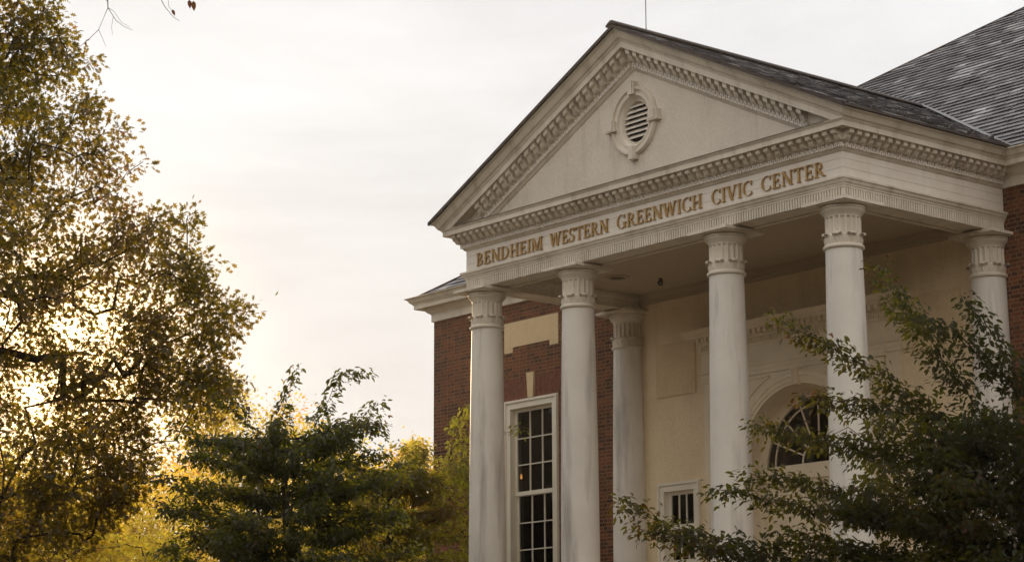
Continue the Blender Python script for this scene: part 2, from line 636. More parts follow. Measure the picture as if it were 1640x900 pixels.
def meander(mb, u0, u1, fn, pitch=0.094):
    n = int(round((u1 - u0) / pitch))
    p = (u1 - u0) / n
    for k in range(n):
        a = u0 + k * p
        for (s0, s1, h0, h1) in ((0.04, 0.30, 0.052, 0.126), (0.30, 0.52, 0.100, 0.126), (0.52, 0.78, 0.052, 0.126), (0.78, 1.04, 0.052, 0.076)):
            x0, x1 = a + s0 * p, a + s1 * p
            v = [fn(x0, 0.056, h0), fn(x1, 0.056, h0), fn(x1, 0.090, h0), fn(x0, 0.090, h0),
                 fn(x0, 0.056, h1), fn(x1, 0.056, h1), fn(x1, 0.090, h1), fn(x0, 0.090, h1)]
            mb.hexa(v)


runs = [(lambda u, o, h: (u, -Q - o, Z2 + h), -A - Q, A + Q), (lambda u, o, h: (A + Q + o, u, Z2 + h), -Q, D - 0.05), (lambda u, o, h: (-A - Q - o, u, Z2 + h), -Q, D - 0.05)]
for fn, u0, u1 in runs:
    md, dn = MB(), MB()
    e0 = u0 - 0.07
    e1 = u1 + 0.07 if u0 < -1 else u1
    n = int(round((e1 - e0) / 0.19))
    for k in range(n + 1):
        modillion(md, e0 + k * (e1 - e0) / n, fn)
    meander(dn, u0 - (0.09 if u0 < -1 else 0), u1 + (0.09 if u0 < -1 else 0), fn)
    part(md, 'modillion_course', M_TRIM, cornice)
    part(dn, 'dentil_course', M_FRIEZE, cornice)

# --- weathered flashing on the ledge of the front cornice
fl = MB()
fl.prism([(0.02, Z5 + 0.008), (PJ + 0.045, Z5 + 0.004), (PJ + 0.045, Z5 + 0.016), (0.03, Z5 + 0.06)], lambda o, z, t: (t, -Q - o, z), -4.9, 4.9)
part(fl, 'ledge_flashing', M_FLASH)

# --- side gutters (cyma) that run back to the main block
cy = [(PJ + 0.02, Z5 - 0.002)] + [(PJ + 0.036, Z5 + 0.004)] + cyma(PJ + 0.036, Z5 + 0.008, PC, Z6 - 0.018, 8) + [(PC + 0.012, Z6 - 0.018), (PC + 0.012, Z6), (PC - 0.1, Z6)]
for s in (-1, 1):
    gt = MB()
    gt.grid([[(s * (A + Q + o), -Q - o, z) for o, z in cy], [(s * (A + Q + o), D - o, z) for o, z in cy]])
    part(gt, 'gutter_moulding', M_TRIM)

# --- raking cornices
CR = cos(math.atan(SL))
RKS = (ZA - ZT) * CR / (Z6 - Z2)          # raking mouldings are a little taller
def rake_pt(s, x, o, h):
    return (s * x, -Q - o, ZT + h * RKS / CR - SL * x)
def rake_end(o, h):
    xe = (ZT + h * RKS / CR - (Z5 + 0.012)) / SL
    return min(xe, A + Q + o)
# map horizontal profile heights to heights above the tympanum line
bedr = [(o, z - Z2) for o, z in bed]
corr = [(o, z - Z2) for o, z in corona[:-1]] + [(0.1, Z5 - Z2)]
cyr = [(o, z - Z2) for o, z in cy]
rk = MB()
for s in (-1, 1):
    for pf in (bedr, corr, cyr):
        rk.grid([[rake_pt(s, 0, o, h) for o, h in pf], [rake_pt(s, rake_end(o, h), o, h) for o, h in pf]])
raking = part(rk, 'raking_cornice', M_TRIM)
for s in (-1, 1):
    md, dn = MB(), MB()
    n = 23
    for k in range(n):
        x = 0.19 * (k + 0.62)
        fnk = (lambda u, o, h, s=s: rake_pt(s, u, o, h))
        if x < rake_end(0.2, 0.20) - 0.05:
            modillion(md, x, fnk)
    meander(dn, 0.03, rake_end(0.05, 0.03) - 0.03, lambda u, o, h, s=s: rake_pt(s, u, o, h))
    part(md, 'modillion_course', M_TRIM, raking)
    part(dn, 'dentil_course', M_FRIEZE, raking)

# --- tympanum with its oval louvred vent
ty = MB()
hw = (ZT - Z5) / SL
R0 = 0.36
zc_l = 8.115
ring = [(0.40 * cos(a), zc_l + 0.47 * sin(a)) for a in [2 * pi * k / 48 for k in range(48)]]
# front face with an oval hole: fan strips from the hole to the triangle outline
def tri_hit(dx, dz):
    best = 1e9
    for (nx, nzz, c) in ((0, -1, -Z5), (SL, 1, ZT + 0.02), (-SL, 1, ZT + 0.02)):
        den = nx * dx + nzz * dz
        if den > 1e-9:
            best = min(best, (c - nzz * zc_l) / den)
    return best
angs = sorted([2 * pi * k / 96 for k in range(96)] + [atan2(Z5 - zc_l, hw) % (2 * pi), atan2(Z5 - zc_l, -hw) % (2 * pi), pi / 2])
inner = [(0.40 * cos(a), -Q, zc_l + 0.47 * sin(a)) for a in angs]
outer = []
for a in angs:
    t = tri_hit(cos(a), sin(a))
    outer.append((t * cos(a), -Q, zc_l + t * sin(a)))
ty.grid([inner, outer], close=True)
part(ty, 'tympanum', M_STUCCO)
vent = MB()
def oval(rx, rz, y, n=64):
    return [(rx * cos(2 * pi * k / n), y, zc_l + rz * sin(2 * pi * k / n)) for k in range(n)]
vent.grid([oval(0.60, 0.655, -Q + 0.001), oval(0.60, 0.655, -Q - 0.05), oval(0.575, 0.63, -Q - 0.085), oval(0.54, 0.59, -Q - 0.085), oval(0.525, 0.575, -Q - 0.045),
           oval(0.47, 0.52, -Q - 0.045), oval(0.455, 0.505, -Q - 0.06), oval(0.43, 0.48, -Q - 0.06), oval(0.415, 0.465, -Q - 0.01), oval(0.36, 0.42, -Q + 0.03),
           oval(0.36, 0.42, -Q + 0.035), oval(0.345, 0.40, -Q + 0.02), oval(0.33, 0.385, -Q + 0.04), oval(0.33, 0.385, -Q + 0.14)], close=True, smooth=True)
ventp = part(vent, 'round_vent', M_TRIM, None, 30)
lv = MB()
for k in range(7):
    zz = zc_l - 0.30 + k * 0.097
    hwv = 0.325 * sqrt(max(0.0, 1 - ((zz + 0.03 - zc_l) / 0.39) ** 2))
    lv.hexa([(-hwv, -Q + 0.035, zz), (hwv, -Q + 0.035, zz), (hwv, -Q + 0.035, zz + 0.012), (-hwv, -Q + 0.035, zz + 0.012),
             (-hwv, -Q + 0.13, zz + 0.085), (hwv, -Q + 0.13, zz + 0.085), (hwv, -Q + 0.13, zz + 0.097), (-hwv, -Q + 0.13, zz + 0.097)])
part(lv, 'louvre_slats', M_LOUVER, ventp)
vb = MB()
vb.add(oval(0.34, 0.40, -Q + 0.145), [tuple(range(64))])
part(vb, 'vent_void', M_VOID, ventp)
for (dx, dz) in ((0, 1), (0, -1), (1, 0), (-1, 0)):
    kb = MB()
    cx_, cz_ = dx * 0.565, zc_l + dz * 0.615
    wx, wz = (0.085, 0.12) if dz else (0.12, 0.085)
    kb.box(cx_ - wx, cx_ + wx, -Q - 0.115, -Q + 0.002, cz_ - wz, cz_ + wz)
    kb.box(cx_ - wx * 0.6, cx_ + wx * 0.6, -Q - 0.135, -Q - 0.113, cz_ - wz * 1.05, cz_ + wz * 1.05)
    if dx:
        kb.box(cx_ - wx * 1.15, cx_ + wx * 1.15, -Q - 0.125, -Q + 0.001, cz_ - wz * 1.35, cz_ - wz * 1.0)
    part(kb, 'keystone', M_TRIM, ventp)

# --- gilded letters
def arc_band(cx, cy, rx, ry, a0, a1, wf, n=18):
    o, i = [], []
    for k in range(n + 1):
        a = radians(a0 + (a1 - a0) * k / n)
        wd = wf(a)
        o.append((cx + rx * cos(a), cy + ry * sin(a)))
        i.append((cx + (rx - wd) * cos(a), cy + (ry - wd * 0.55) * sin(a)))
    return ('band', o, i)
TK, TN, SF = 0.112, 0.056, 0.05
def stem(x, wd=TK, y0=0.0, y1=1.0, serif=True):
    r = [('poly', [(x - wd / 2, y0), (x + wd / 2, y0), (x + wd / 2, y1), (x - wd / 2, y1)])]
    if serif:
        for (y, d) in ((y0, 1), (y1, -1)):
            r.append(('poly', [(x - wd / 2 - 0.085, y), (x + wd / 2 + 0.085, y), (x + wd / 2 + 0.085, y + d * 0.03), (x + wd / 2, y + d * 0.085), (x - wd / 2, y + d * 0.085), (x - wd / 2 - 0.085, y + d * 0.03)]))
    return r
def diag(x0, y0, x1, y1, wd):
    return [('poly', [(x0 - wd / 2, y0), (x0 + wd / 2, y0), (x1 + wd / 2, y1), (x1 - wd / 2, y1)])]
def ser(x, y, d, wd=0.2):
    return [('poly', [(x - wd / 2, y), (x + wd / 2, y), (x + wd / 2, y + d * 0.045), (x - wd / 2, y + d * 0.045)])]
def hb(x0, x1, y, t=TN):
    return [('poly', [(x0, y), (x1, y), (x1, y + t), (x0, y + t)])]
def arm(x0, x1, y, d):
    return hb(x0, x1, y if d > 0 else y - TN) + [('poly', [(x1 - 0.05, y), (x1 + 0.01, y), (x1 + 0.03, y + d * 0.22), (x1 - 0.005, y + d * 0.22)])]
thick = lambda a: TN * 0.9 + (TK - TN * 0.9) * abs(cos(a)) ** 1.3
GLY = {
    'I': (0.34, stem(0.17)),
    'E': (0.62, stem(0.16) + arm(0.2, 0.56, 0.0, 1) + arm(0.2, 0.54, 1.0, -1) + hb(0.2, 0.44, 0.48) + hb(0.42, 0.47, 0.41, 0.21)),
    'H': (0.84, stem(0.17) + stem(0.67) + hb(0.22, 0.62, 0.47)),
    'T': (0.70, stem(0.35) + hb(0.05, 0.65, 0.93) + [('poly', [(0.02, 0.76), (0.055, 0.76), (0.10, 1.0), (0.04, 1.0)]), ('poly', [(0.68, 0.76), (0.645, 0.76), (0.60, 1.0), (0.66, 1.0)])]),
    'N': (0.86, stem(0.16, TN) + stem(0.72, TN) + diag(0.72 - 0.02, 0.0, 0.13, 1.0, 0.17)),
    'M': (1.00, stem(0.13, TN) + stem(0.86, TK) + diag(0.49, 0.02, 0.17, 1.0, 0.16) + diag(0.49, 0.02, 0.82, 1.0, TN)),
    'W': (1.10, diag(0.31, 0.0, 0.09, 1.0, 0.16) + diag(0.31, 0.0, 0.52, 1.0, TN) + diag(0.76, 0.0, 0.54, 1.0, 0.16) + diag(0.76, 0.0, 0.99, 1.0, TN) + ser(0.09, 1.0, -1, 0.26) + ser(0.99, 1.0, -1, 0.2)),
    'V': (0.80, diag(0.40, 0.0, 0.12, 1.0, 0.165) + diag(0.41, 0.0, 0.69, 1.0, TN) + ser(0.12, 1.0, -1, 0.28) + ser(0.69, 1.0, -1, 0.22)),
    'D': (0.80, stem(0.16) + [arc_band(0.27, 0.5, 0.48, 0.5, -90, 90, thick)] + hb(0.16, 0.29, 0.0) + hb(0.16, 0.29, 0.93)),
    'B': (0.66, stem(0.16) + [arc_band(0.28, 0.735, 0.27, 0.265, -90, 90, thick), arc_band(0.28, 0.255, 0.33, 0.255, -90, 90, thick)] + hb(0.16, 0.3, 0.0) + hb(0.16, 0.3, 0.93) + hb(0.16, 0.3, 0.46)),
    'R': (0.76, stem(0.16) + [arc_band(0.28, 0.73, 0.29, 0.27, -90, 90, thick)] + hb(0.16, 0.3, 0.93) + hb(0.16, 0.3, 0.44) + diag(0.66, 0.0, 0.32, 0.47, 0.15) + ser(0.69, 0.0, 1, 0.2)),
    'C': (0.76, [arc_band(0.45, 0.5, 0.42, 0.52, 50, 310, thick)] + [('poly', [(0.66, 0.70), (0.70, 0.70), (0.73, 1.0), (0.69, 1.0)]), ('poly', [(0.66, 0.26), (0.70, 0.26), (0.74, 0.10), (0.69, 0.10)])]),
    'G': (0.84, [arc_band(0.45, 0.5, 0.42, 0.52, 50, 310, thick)] + [('poly', [(0.66, 0.70), (0.70, 0.70), (0.73, 1.0), (0.69, 1.0)])] + stem(0.70, 0.14, 0.06, 0.42, False) + hb(0.56, 0.84, 0.40, 0.045)),
    'S': (0.60, [arc_band(0.30, 0.74, 0.24, 0.28, 30, 240, thick), arc_band(0.28, 0.27, 0.27, 0.285, -150, 65, thick)] + diag(0.42, 0.42, 0.19, 0.56, 0.13) + [('poly', [(0.49, 0.72), (0.53, 0.72), (0.54, 1.0), (0.50, 1.0)]), ('poly', [(0.03, 0.28), (0.07, 0.28), (0.05, 0.0), (0.01, 0.0)])]),
}
LZ, LH = 6.168, 0.252
lett = {}
def make_letter(ch):
    wd, pcs = GLY[ch]
    mb = MB()
    for i, p in enumerate(pcs):
        d = 0.034 + 0.0012 * i
        if p[0] == 'poly':
            mb.prism(p[1], lambda u, v, t: (u, -t, v), -0.02, d / LH)
        else:
            o, n_ = p[1], p[2]
            for k in range(len(o) - 1):
                mb.prism([o[k], o[k + 1], n_[k + 1], n_[k]], lambda u, v, t: (u, -t, v), -0.02, d / LH)
    return mb
for word, x0, x1 in (('BENDHEIM', -4.63, -2.62), ('WESTERN', -2.40, -0.74), ('GREENWICH', -0.52, 1.71), ('CIVIC', 1.94, 2.93), ('CENTER', 3.14, 4.60)):
    tot = sum(GLY[c][0] for c in word)
    gap = 0.07
    sx = (x1 - x0) / (tot + gap * (len(word) - 1))
    x = x0
    for c in word:
        if c not in lett:
            o = make_letter(c).build('letter', M_GOLD, frieze)
            lett[c] = o
        else:
            o = lett[c].copy()
            col.objects.link(o)
            o.parent = frieze
        o.location = (x, -Q, LZ)
        o.scale = (sx, LH, LH)
        x += (GLY[c][0] + gap) * sx

# --- portico ceiling and the inner frame along the beams
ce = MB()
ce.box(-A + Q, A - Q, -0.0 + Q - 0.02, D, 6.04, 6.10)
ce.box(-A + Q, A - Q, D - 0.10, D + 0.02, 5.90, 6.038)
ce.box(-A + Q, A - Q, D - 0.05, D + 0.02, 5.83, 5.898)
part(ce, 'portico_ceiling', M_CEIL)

# --- columns: shaft, base, capital, abacus
def flute(a, z):
    k = 18
    t = (a * k / (2 * pi)) % 1.0
    e = abs(t - 0.5) / 0.36
    if z > 5.16:
        d = 0.13 * min(1.0, (5.462 - z) / 0.02) if z < 5.462 else 0.0
        return 1 - max(0, d) * sqrt(max(0.0, 1 - e * e))
    if z > 5.01:
        f = sin(pi * (z - 5.0) / 0.16)
        return 1 + f * (0.055 * abs(cos(8 * a)) + 0.035 * cos(32 * a + 25 * z))
    return 1.0
def make_column():
    s = MB()
    pr = []
    zb, zt = FLOOR + 0.30, 4.93
    for k in range(15):
        t = k / 14
        pr.append((0.362 - 0.058 * t ** 1.7, zb + (zt - zb) * t))
    s.lathe(pr, 56)
    o = s.build('column', M_COLUMN)
    b = MB()
    b.box(-0.48, 0.48, -0.48, 0.48, FLOOR, FLOOR + 0.11)
    b.lathe([(0.36, FLOOR + 0.11), (0.46, FLOOR + 0.112), (0.475, FLOOR + 0.15), (0.46, FLOOR + 0.19), (0.40, FLOOR + 0.20), (0.385, FLOOR + 0.24), (0.41, FLOOR + 0.26), (0.40, FLOOR + 0.29), (0.362, FLOOR + 0.30)], 48)
    b.build('base', M_TRIM, o)
    c = MB()
    c.lathe([(0.303, 4.925), (0.325, 4.928), (0.342, 4.945), (0.345, 4.965), (0.338, 4.985), (0.318, 5.0), (0.300, 5.005)], 56)
    c.lathe([(0.300, 5.0), (0.300, 5.03), (0.300, 5.06), (0.300, 5.09), (0.300, 5.12), (0.300, 5.15), (0.302, 5.16), (0.300, 5.18), (0.299, 5.30), (0.299, 5.43), (0.299, 5.442), (0.299, 5.452), (0.299, 5.462), (0.300, 5.475)], 18 * 14, mod=flute)
    c.lathe([(0.295, 5.462), (0.300, 5.475), (0.312, 5.50), (0.335, 5.53), (0.362, 5.555), (0.372, 5.575), (0.368, 5.59), (0.362, 5.594), (0.378, 5.60), (0.386, 5.62), (0.38, 5.64), (0.30, 5.652)], 56)
    for k in range(8):                      # drooping leaves
        a0 = 2 * pi * (k + 0.5) / 8
        rows = []
        for (r, z, wd) in ((0.303, 5.0, 0.075), (0.312, 5.06, 0.10), (0.318, 5.12, 0.105), (0.334, 5.165, 0.095), (0.362, 5.186, 0.08), (0.386, 5.176, 0.06), (0.393, 5.150, 0.03), (0.378, 5.148, 0.028), (0.356, 5.158, 0.06), (0.32, 5.13, 0.08)):
            rows.append([(r * (1 - 0.03 * (abs(t) > 0.6)) * cos(a0 + t * wd / r), r * (1 - 0.03 * (abs(t) > 0.6)) * sin(a0 + t * wd / r), z - 0.012 * abs(t)) for t in (-1, -0.65, -0.3, 0, 0.3, 0.65, 1)])
        c.grid(rows, smooth=True)
        a1 = 2 * pi * k / 8
        rows = []
        for (r, z, wd) in ((0.305, 5.0, 0.04), (0.313, 5.05, 0.075), (0.316, 5.10, 0.06), (0.322, 5.14, 0.03), (0.306, 5.165, 0.012)):
            rows.append([(r * (1 - 0.02 * abs(t)) * cos(a1 + t * wd / r), r * (1 - 0.02 * abs(t)) * sin(a1 + t * wd / r), z) for t in (-1, -0.5, 0, 0.5, 1)])
        c.grid(rows, smooth=True)
    c.build('capital', M_TRIM, o, 40)
    ab = MB()
    H = 0.475
    ab.box(-H + 0.035, H - 0.035, -H + 0.035, H - 0.035, 5.650, 5.668)
    ab.box(-H, H, -H, H, 5.668, Z0 - 0.012)
    ab.box(-H + 0.03, H - 0.03, -H + 0.03, H - 0.03, Z0 - 0.012, Z0 - 0.003)
    ab.build('abacus', M_TRIM, o)
    return o
cproto = make_column()
def place_column(x, y, first=False, rot=0.0):
    o = cproto
    if not first:
        o = cproto.copy()
        col.objects.link(o)
        for ch in cproto.children:
            d = ch.copy()
            col.objects.link(d)
            d.parent = o
    o.parent = bld
    o.matrix_parent_inverse = ROOTINV
    o.location = (x, y, 0)
for i, (x, y) in enumerate(((-A, 0), (-B, 0), (B, 0), (A, 0), (-A, D - 0.13), (A, D - 0.13))):
    place_column(x, y, i == 0)

# --- platform and steps
pf = MB()
pf.box(-5.6, 5.6, -0.95, D, FLOOR - 0.45, FLOOR)
for k in range(3):
    pf.box(-5.6, 5.6, -0.95 - 0.34 * (k + 1), -0.952 - 0.34 * k, FLOOR - 0.6, FLOOR - 0.15 * (k + 1))
part(pf, 'portico_steps', M_FLOOR)

# --- walls
def wall_grid(mb, x0, x1, z0, z1, holes, y):
    """front face at y with rectangular holes (hx0,hx1,hz0,hz1) and 0.22 m reveals"""
    xs_ = sorted({x0, x1, *[h[0] for h in holes], *[h[1] for h in holes]})
    zs_ = sorted({z0, z1, *[h[2] for h in holes], *[h[3] for h in holes]})
    for i in range(len(xs_) - 1):
        for j in range(len(zs_) - 1):
            cx_, cz_ = (xs_[i] + xs_[i + 1]) / 2, (zs_[j] + zs_[j + 1]) / 2
            if any(h[0] < cx_ < h[1] and h[2] < cz_ < h[3] for h in holes):
                continue
            mb.add([(xs_[i], y, zs_[j]), (xs_[i + 1], y, zs_[j]), (xs_[i + 1], y, zs_[j + 1]), (xs_[i], y, zs_[j + 1])], [(0, 1, 2, 3)])
    for h in holes:
        mb.add([(h[0], y, h[2]), (h[1], y, h[2]), (h[1], y, h[3]), (h[0], y, h[3]), (h[0], y + 0.22, h[2]), (h[1], y + 0.22, h[2]), (h[1], y + 0.22, h[3]), (h[0], y + 0.22, h[3])],
               [(0, 4, 5, 1), (1, 5, 6, 2), (2, 6, 7, 3), (3, 7, 4, 0)])
BZ = -1.6
WCX = -7.95
XE = 4.42                                  # where brick meets the pebbledash
YB = D + 30
for s in (-1, 1):
    bw = MB()
    if s < 0:
        wall_grid(bw, -XW, -XE, BZ, Z2, [(WCX - 0.89, WCX + 0.89, 0.30, 4.33)], D)
        bw.add([(-XW, D, BZ), (-XW, YB, BZ), (-XW, YB, Z2 + 0.3), (-XW, D, Z2 + 0.3)], [(0, 1, 2, 3)])
        bw.add([(-XW, D, Z2), (-XE, D, Z2), (-XE, D + 0.004, Z6), (-XW, D + 0.004, Z6)], [(0, 1, 2, 3)])
    else:
        wall_grid(bw, XE, XW, BZ, Z2, [(-WCX - 0.89, -WCX + 0.89, 0.30, 4.33)], D)
        bw.add([(XW, D, BZ), (XW, YB, BZ), (XW, YB, Z2 + 0.3), (XW, D, Z2 + 0.3)], [(0, 1, 2, 3)])
        bw.add([(XE, D, Z2), (XW, D, Z2), (XW, D + 0.004, Z6), (XE, D + 0.004, Z6)], [(0, 1, 2, 3)])
    part(bw, 'brick_wall', M_BRICK)
bk = MB()
bk.add([(-XW, YB, BZ), (XW, YB, BZ), (XW, YB, Z6), (-XW, YB, Z6)], [(0, 1, 2, 3)])
part(bk, 'rear_wall', M_BRICK)

sw = MB()
SWX, SWW, SWZ0, SWZ1 = 3.36, 0.60, 0.40, 2.08
RA, ZS = 1.55, 2.12                        # entrance arch radius and springing
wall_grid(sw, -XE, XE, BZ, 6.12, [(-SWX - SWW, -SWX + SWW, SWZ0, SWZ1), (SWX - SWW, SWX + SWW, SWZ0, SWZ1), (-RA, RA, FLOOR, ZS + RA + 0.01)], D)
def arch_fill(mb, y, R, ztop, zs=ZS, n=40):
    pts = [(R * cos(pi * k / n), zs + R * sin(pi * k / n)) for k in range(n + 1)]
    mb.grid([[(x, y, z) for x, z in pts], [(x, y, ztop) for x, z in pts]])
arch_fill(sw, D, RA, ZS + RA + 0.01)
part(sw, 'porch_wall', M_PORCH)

# --- main cornice along the wings (plain, no brackets)
WT = 6.70
wprof = [(0.0, Z2 + 0.002), (0.045, Z2 + 0.002), (0.045, WT), (0.06, WT), (0.065, WT + 0.015)] + [(0.065 + 0.11 * t, WT + 0.02 + 0.10 * t ** 1.8) for t in (0.2, 0.4, 0.6, 0.8, 1.0)]
wprof += [(0.19, Z4 - 0.006), (0.19, Z4)] + corona[1:-1] + cy[1:]
def wing(s):
    def f(o):
        return [(s * (A + Q + max(o, -0.02) + 0.001), D - o), (s * (XW + o), D - o), (s * (XW + o), YB)]
    return f
for s in (-1, 1):
    wc = MB()
    sweep(wc, wprof, wing(s))
    part(wc, 'eaves_cornice', M_TRIM)

# --- stone tablet, keystones and plaques
tb = MB()
for (x0, x1, z0, z1) in ((-8.87, -7.03, 5.535, 6.10), (-8.87, -8.58, 5.42, 5.532), (-7.32, -7.03, 5.42, 5.532)):
    tb.box(x0, x1, D - 0.018, D + 0.05, z0, z1)
part(tb, 'stone_tablet', M_STONE)
ks = MB()
ks.prism([(-0.085, 4.345), (0.085, 4.345), (0.125, 4.90), (-0.125, 4.90)], lambda u, v, t: (WCX + u, t, v), D - 0.05, D + 0.02)
part(ks, 'keystone', M_STONE)
nb = 13
for s in (-1, 1):
    ja = MB()
    for k in range(nb):
        def px_(t, z):
            f = (z - 4.335) / 0.47
            return WCX + s * ((0.09 + 0.035 * f) + (0.85 + 0.22 * f) * t)
        t0, t1 = k / nb + 0.008, (k + 1) / nb - 0.008
        for (z0, z1) in ((4.338 + (0.0 if k % 2 else 0.0), 4.575 if k % 2 else 4.49), (4.585 if k % 2 else 4.50, 4.80)):
            ja.prism([(px_(t0, z0), z0), (px_(t1, z0), z0), (px_(t1, z1), z1), (px_(t0, z1), z1)], lambda u, v, t: (u, t, v), D - 0.006 - 0.004 * (k % 3), D + 0.02)
    part(ja, 'flat_brick_arch', M_VOUSS)
for s in (-1, 1):
    pq = MB()
    cx_ = s * 3.38
    pq.box(cx_ - 0.565, cx_ + 0.565, D - 0.035, D + 0.02, 3.84, 4.935)
    pq.box(cx_ - 0.50, cx_ + 0.50, D - 0.039, D - 0.0345, 3.905, 4.87)
    part(pq, 'stone_plaque', M_STONE)

# --- windows
def sash_window(cx_, hw_, hg, ztop, rows, rh, zsill, casing, depth, cols_=3, name='window'):
    """cased sash window: casing, upper sash, lower sash, panes"""
    wb = MB()
    w_ = casing
    y0, y1 = D - 0.03, D + depth
    zb_ = zsill
    zt_ = ztop
    wb.box(cx_ - hw_ - 0.01, cx_ - hw_ + w_, y0, y1, zb_, zt_ - w_)
    wb.box(cx_ + hw_ - w_, cx_ + hw_ + 0.01, y0, y1, zb_, zt_ - w_)
    wb.box(cx_ - hw_ - 0.01, cx_ + hw_ + 0.01, y0 + 0.002, y1, zt_ - w_, zt_ + 0.01)
    wb.box(cx_ - hw_ + 0.001, cx_ - hw_ + 0.05, y0 - 0.03, y0 + 0.01, zb_, zt_ - 0.05)
    wb.box(cx_ + hw_ - 0.05, cx_ + hw_ - 0.001, y0 - 0.03, y0 + 0.01, zb_, zt_ - 0.05)
    wb.box(cx_ - hw_ + 0.001, cx_ + hw_ - 0.001, y0 - 0.028, y0 + 0.012, zt_ - 0.05, zt_ - 0.001)
    wb.box(cx_ - hw_ - 0.06, cx_ + hw_ + 0.06, D - 0.12, y1, zb_ - 0.09, zb_ - 0.002)
    win = part(wb, name, M_WINDOW)
    gt_ = zt_ - w_ - 0.07
    gm = gt_ - rows * rh
    for k, (g1, g0, yy) in enumerate(((gt_, gm, D + depth - 0.06), (gm - 0.10, gm - 0.10 - rows * rh, D + depth - 0.01))):
        g0 = max(g0, zb_ + 0.1)
        sb = MB()
        so_ = hw_ - w_
        sb.box(cx_ - so_, cx_ - hg, yy, yy + 0.045, g0 - 0.09, g1 + 0.075)
        sb.box(cx_ + hg, cx_ + so_, yy, yy + 0.045, g0 - 0.09, g1 + 0.075)
        sb.box(cx_ - hg, cx_ + hg, yy + 0.001, yy + 0.044, g1, g1 + 0.075)
        sb.box(cx_ - hg, cx_ + hg, yy + 0.001, yy + 0.044, g0 - 0.09, g0)
        for j in range(1, cols_):
            x = cx_ - hg + 2 * hg * j / cols_
            sb.box(x - 0.012, x + 0.012, yy + 0.006, yy + 0.04, g0, g1)
        nr = max(1, int(round((g1 - g0) / rh)))
        for j in range(1, nr):
            z = g1 - (g1 - g0) * j / nr
            sb.box(cx_ - hg, cx_ + hg, yy + 0.008, yy + 0.038, z - 0.012, z + 0.012)
        part(sb, 'sash', M_WINDOW, win)
        gb = MB()
        for i in range(cols_):
            for j in range(nr):
                a0, a1 = cx_ - hg + 2 * hg * i / cols_, cx_ - hg + 2 * hg * (i + 1) / cols_
                c0, c1 = g0 + (g1 - g0) * j / nr, g0 + (g1 - g0) * (j + 1) / nr
                tx, tz = random.uniform(-0.010, 0.010), random.uniform(-0.010, 0.010)
                gb.add([(a0, yy + 0.023 - tx - tz, c0), (a1, yy + 0.023 + tx - tz, c0), (a1, yy + 0.023 + tx + tz, c1), (a0, yy + 0.023 - tx + tz, c1)], [(0, 1, 2, 3)])
        part(gb, 'pane', M_GLASS, win)
    return win
for s in (-1, 1):
    sash_window(s * abs(WCX), 0.89, 0.63, 4.33, 3, 0.585, 0.30, 0.18, 0.17)
    sash_window(s * SWX, SWW, 0.32, SWZ1, 1, 0.60, SWZ0, 0.17, 0.14, name='small_window')

# --- dim room behind the glass
rm = MB()
rm.box(-XW + 0.4, XW - 0.4, D + 0.9, D + 9, FLOOR - 0.02, 5.6)
rm2 = MB()
yb_ = D + 5.5
rm2.add([(-XW + .1, yb_, -1), (XW - .1, yb_, -1), (XW - .1, yb_, 6.4), (-XW + .1, yb_, 6.4)], [(0, 1, 2, 3)])
rm2.add([(-XW + .1, D + .3, 6.4), (XW - .1, D + .3, 6.4), (XW - .1, yb_, 6.4), (-XW + .1, yb_, 6.4)], [(0, 1, 2, 3)])
rm2.add([(-XW + .1, D + .3, -1), (XW - .1, D + .3, -1), (XW - .1, yb_, -1), (-XW + .1, yb_, -1)], [(0, 1, 2, 3)])
for x in (-XW + .1, -XE - 0.3, XE + 0.3, XW - .1):
    rm2.add([(x, D + .3, -1), (x, yb_, -1), (x, yb_, 6.4), (x, D + .3, 6.4)], [(0, 1, 2, 3)])
part(rm2, 'interior', M_DARK)

# --- entrance surround
ds = MB()
yf = D - 0.05
wall_grid(ds, -1.80, 1.80, FLOOR, 3.97, [(-RA, RA, FLOOR, ZS + RA + 0.01)], yf)
arch_fill(ds, yf, RA, ZS + RA + 0.01)
for s in (-1, 1):                           # plain side strips and fluted pilasters
    ds.box(s * 2.2, s * 2.55, D - 0.06, D + 0.01, FLOOR, 3.97) if s > 0 else ds.box(-2.55, -2.2, D - 0.06, D + 0.01, FLOOR, 3.97)
# mouldings that frame the spandrels
for s in (-1, 1):
    n = 14
    pts = []
    for k in range(n + 1):
        a = pi / 2 - (pi / 2 - 0.35) * k / n - 0.13
        pts.append((s * 1.95 * cos(a), ZS + 1.92 * sin(a)))
    pts = [p for p in pts if abs(p[0]) < 1.74 and p[1] < 3.90]
    frame = [(s * 0.34, 3.90)] if False else []
    fp = [(pts[0][0], 3.91)] + pts + [(s * 1.74, pts[-1][1]), (s * 1.74, 3.91), (pts[0][0], 3.91)]
    for a_, b_ in zip(fp[:-1], fp[1:]):
        dx, dz = b_[0] - a_[0], b_[1] - a_[1]
        ln = sqrt(dx * dx + dz * dz) or 1
        if ln < 1e-3:
            continue
        nx_, nz_ = -dz / ln * 0.022, dx / ln * 0.022
        ds.prism([(a_[0] - nx_, a_[1] - nz_), (b_[0] - nx_, b_[1] - nz_), (b_[0] + nx_, b_[1] + nz_), (a_[0] + nx_, a_[1] + nz_)], lambda u, v, t: (u, t, v), yf - 0.028, yf + 0.01)
surround = part(ds, 'entrance_surround', M_JOINERY)
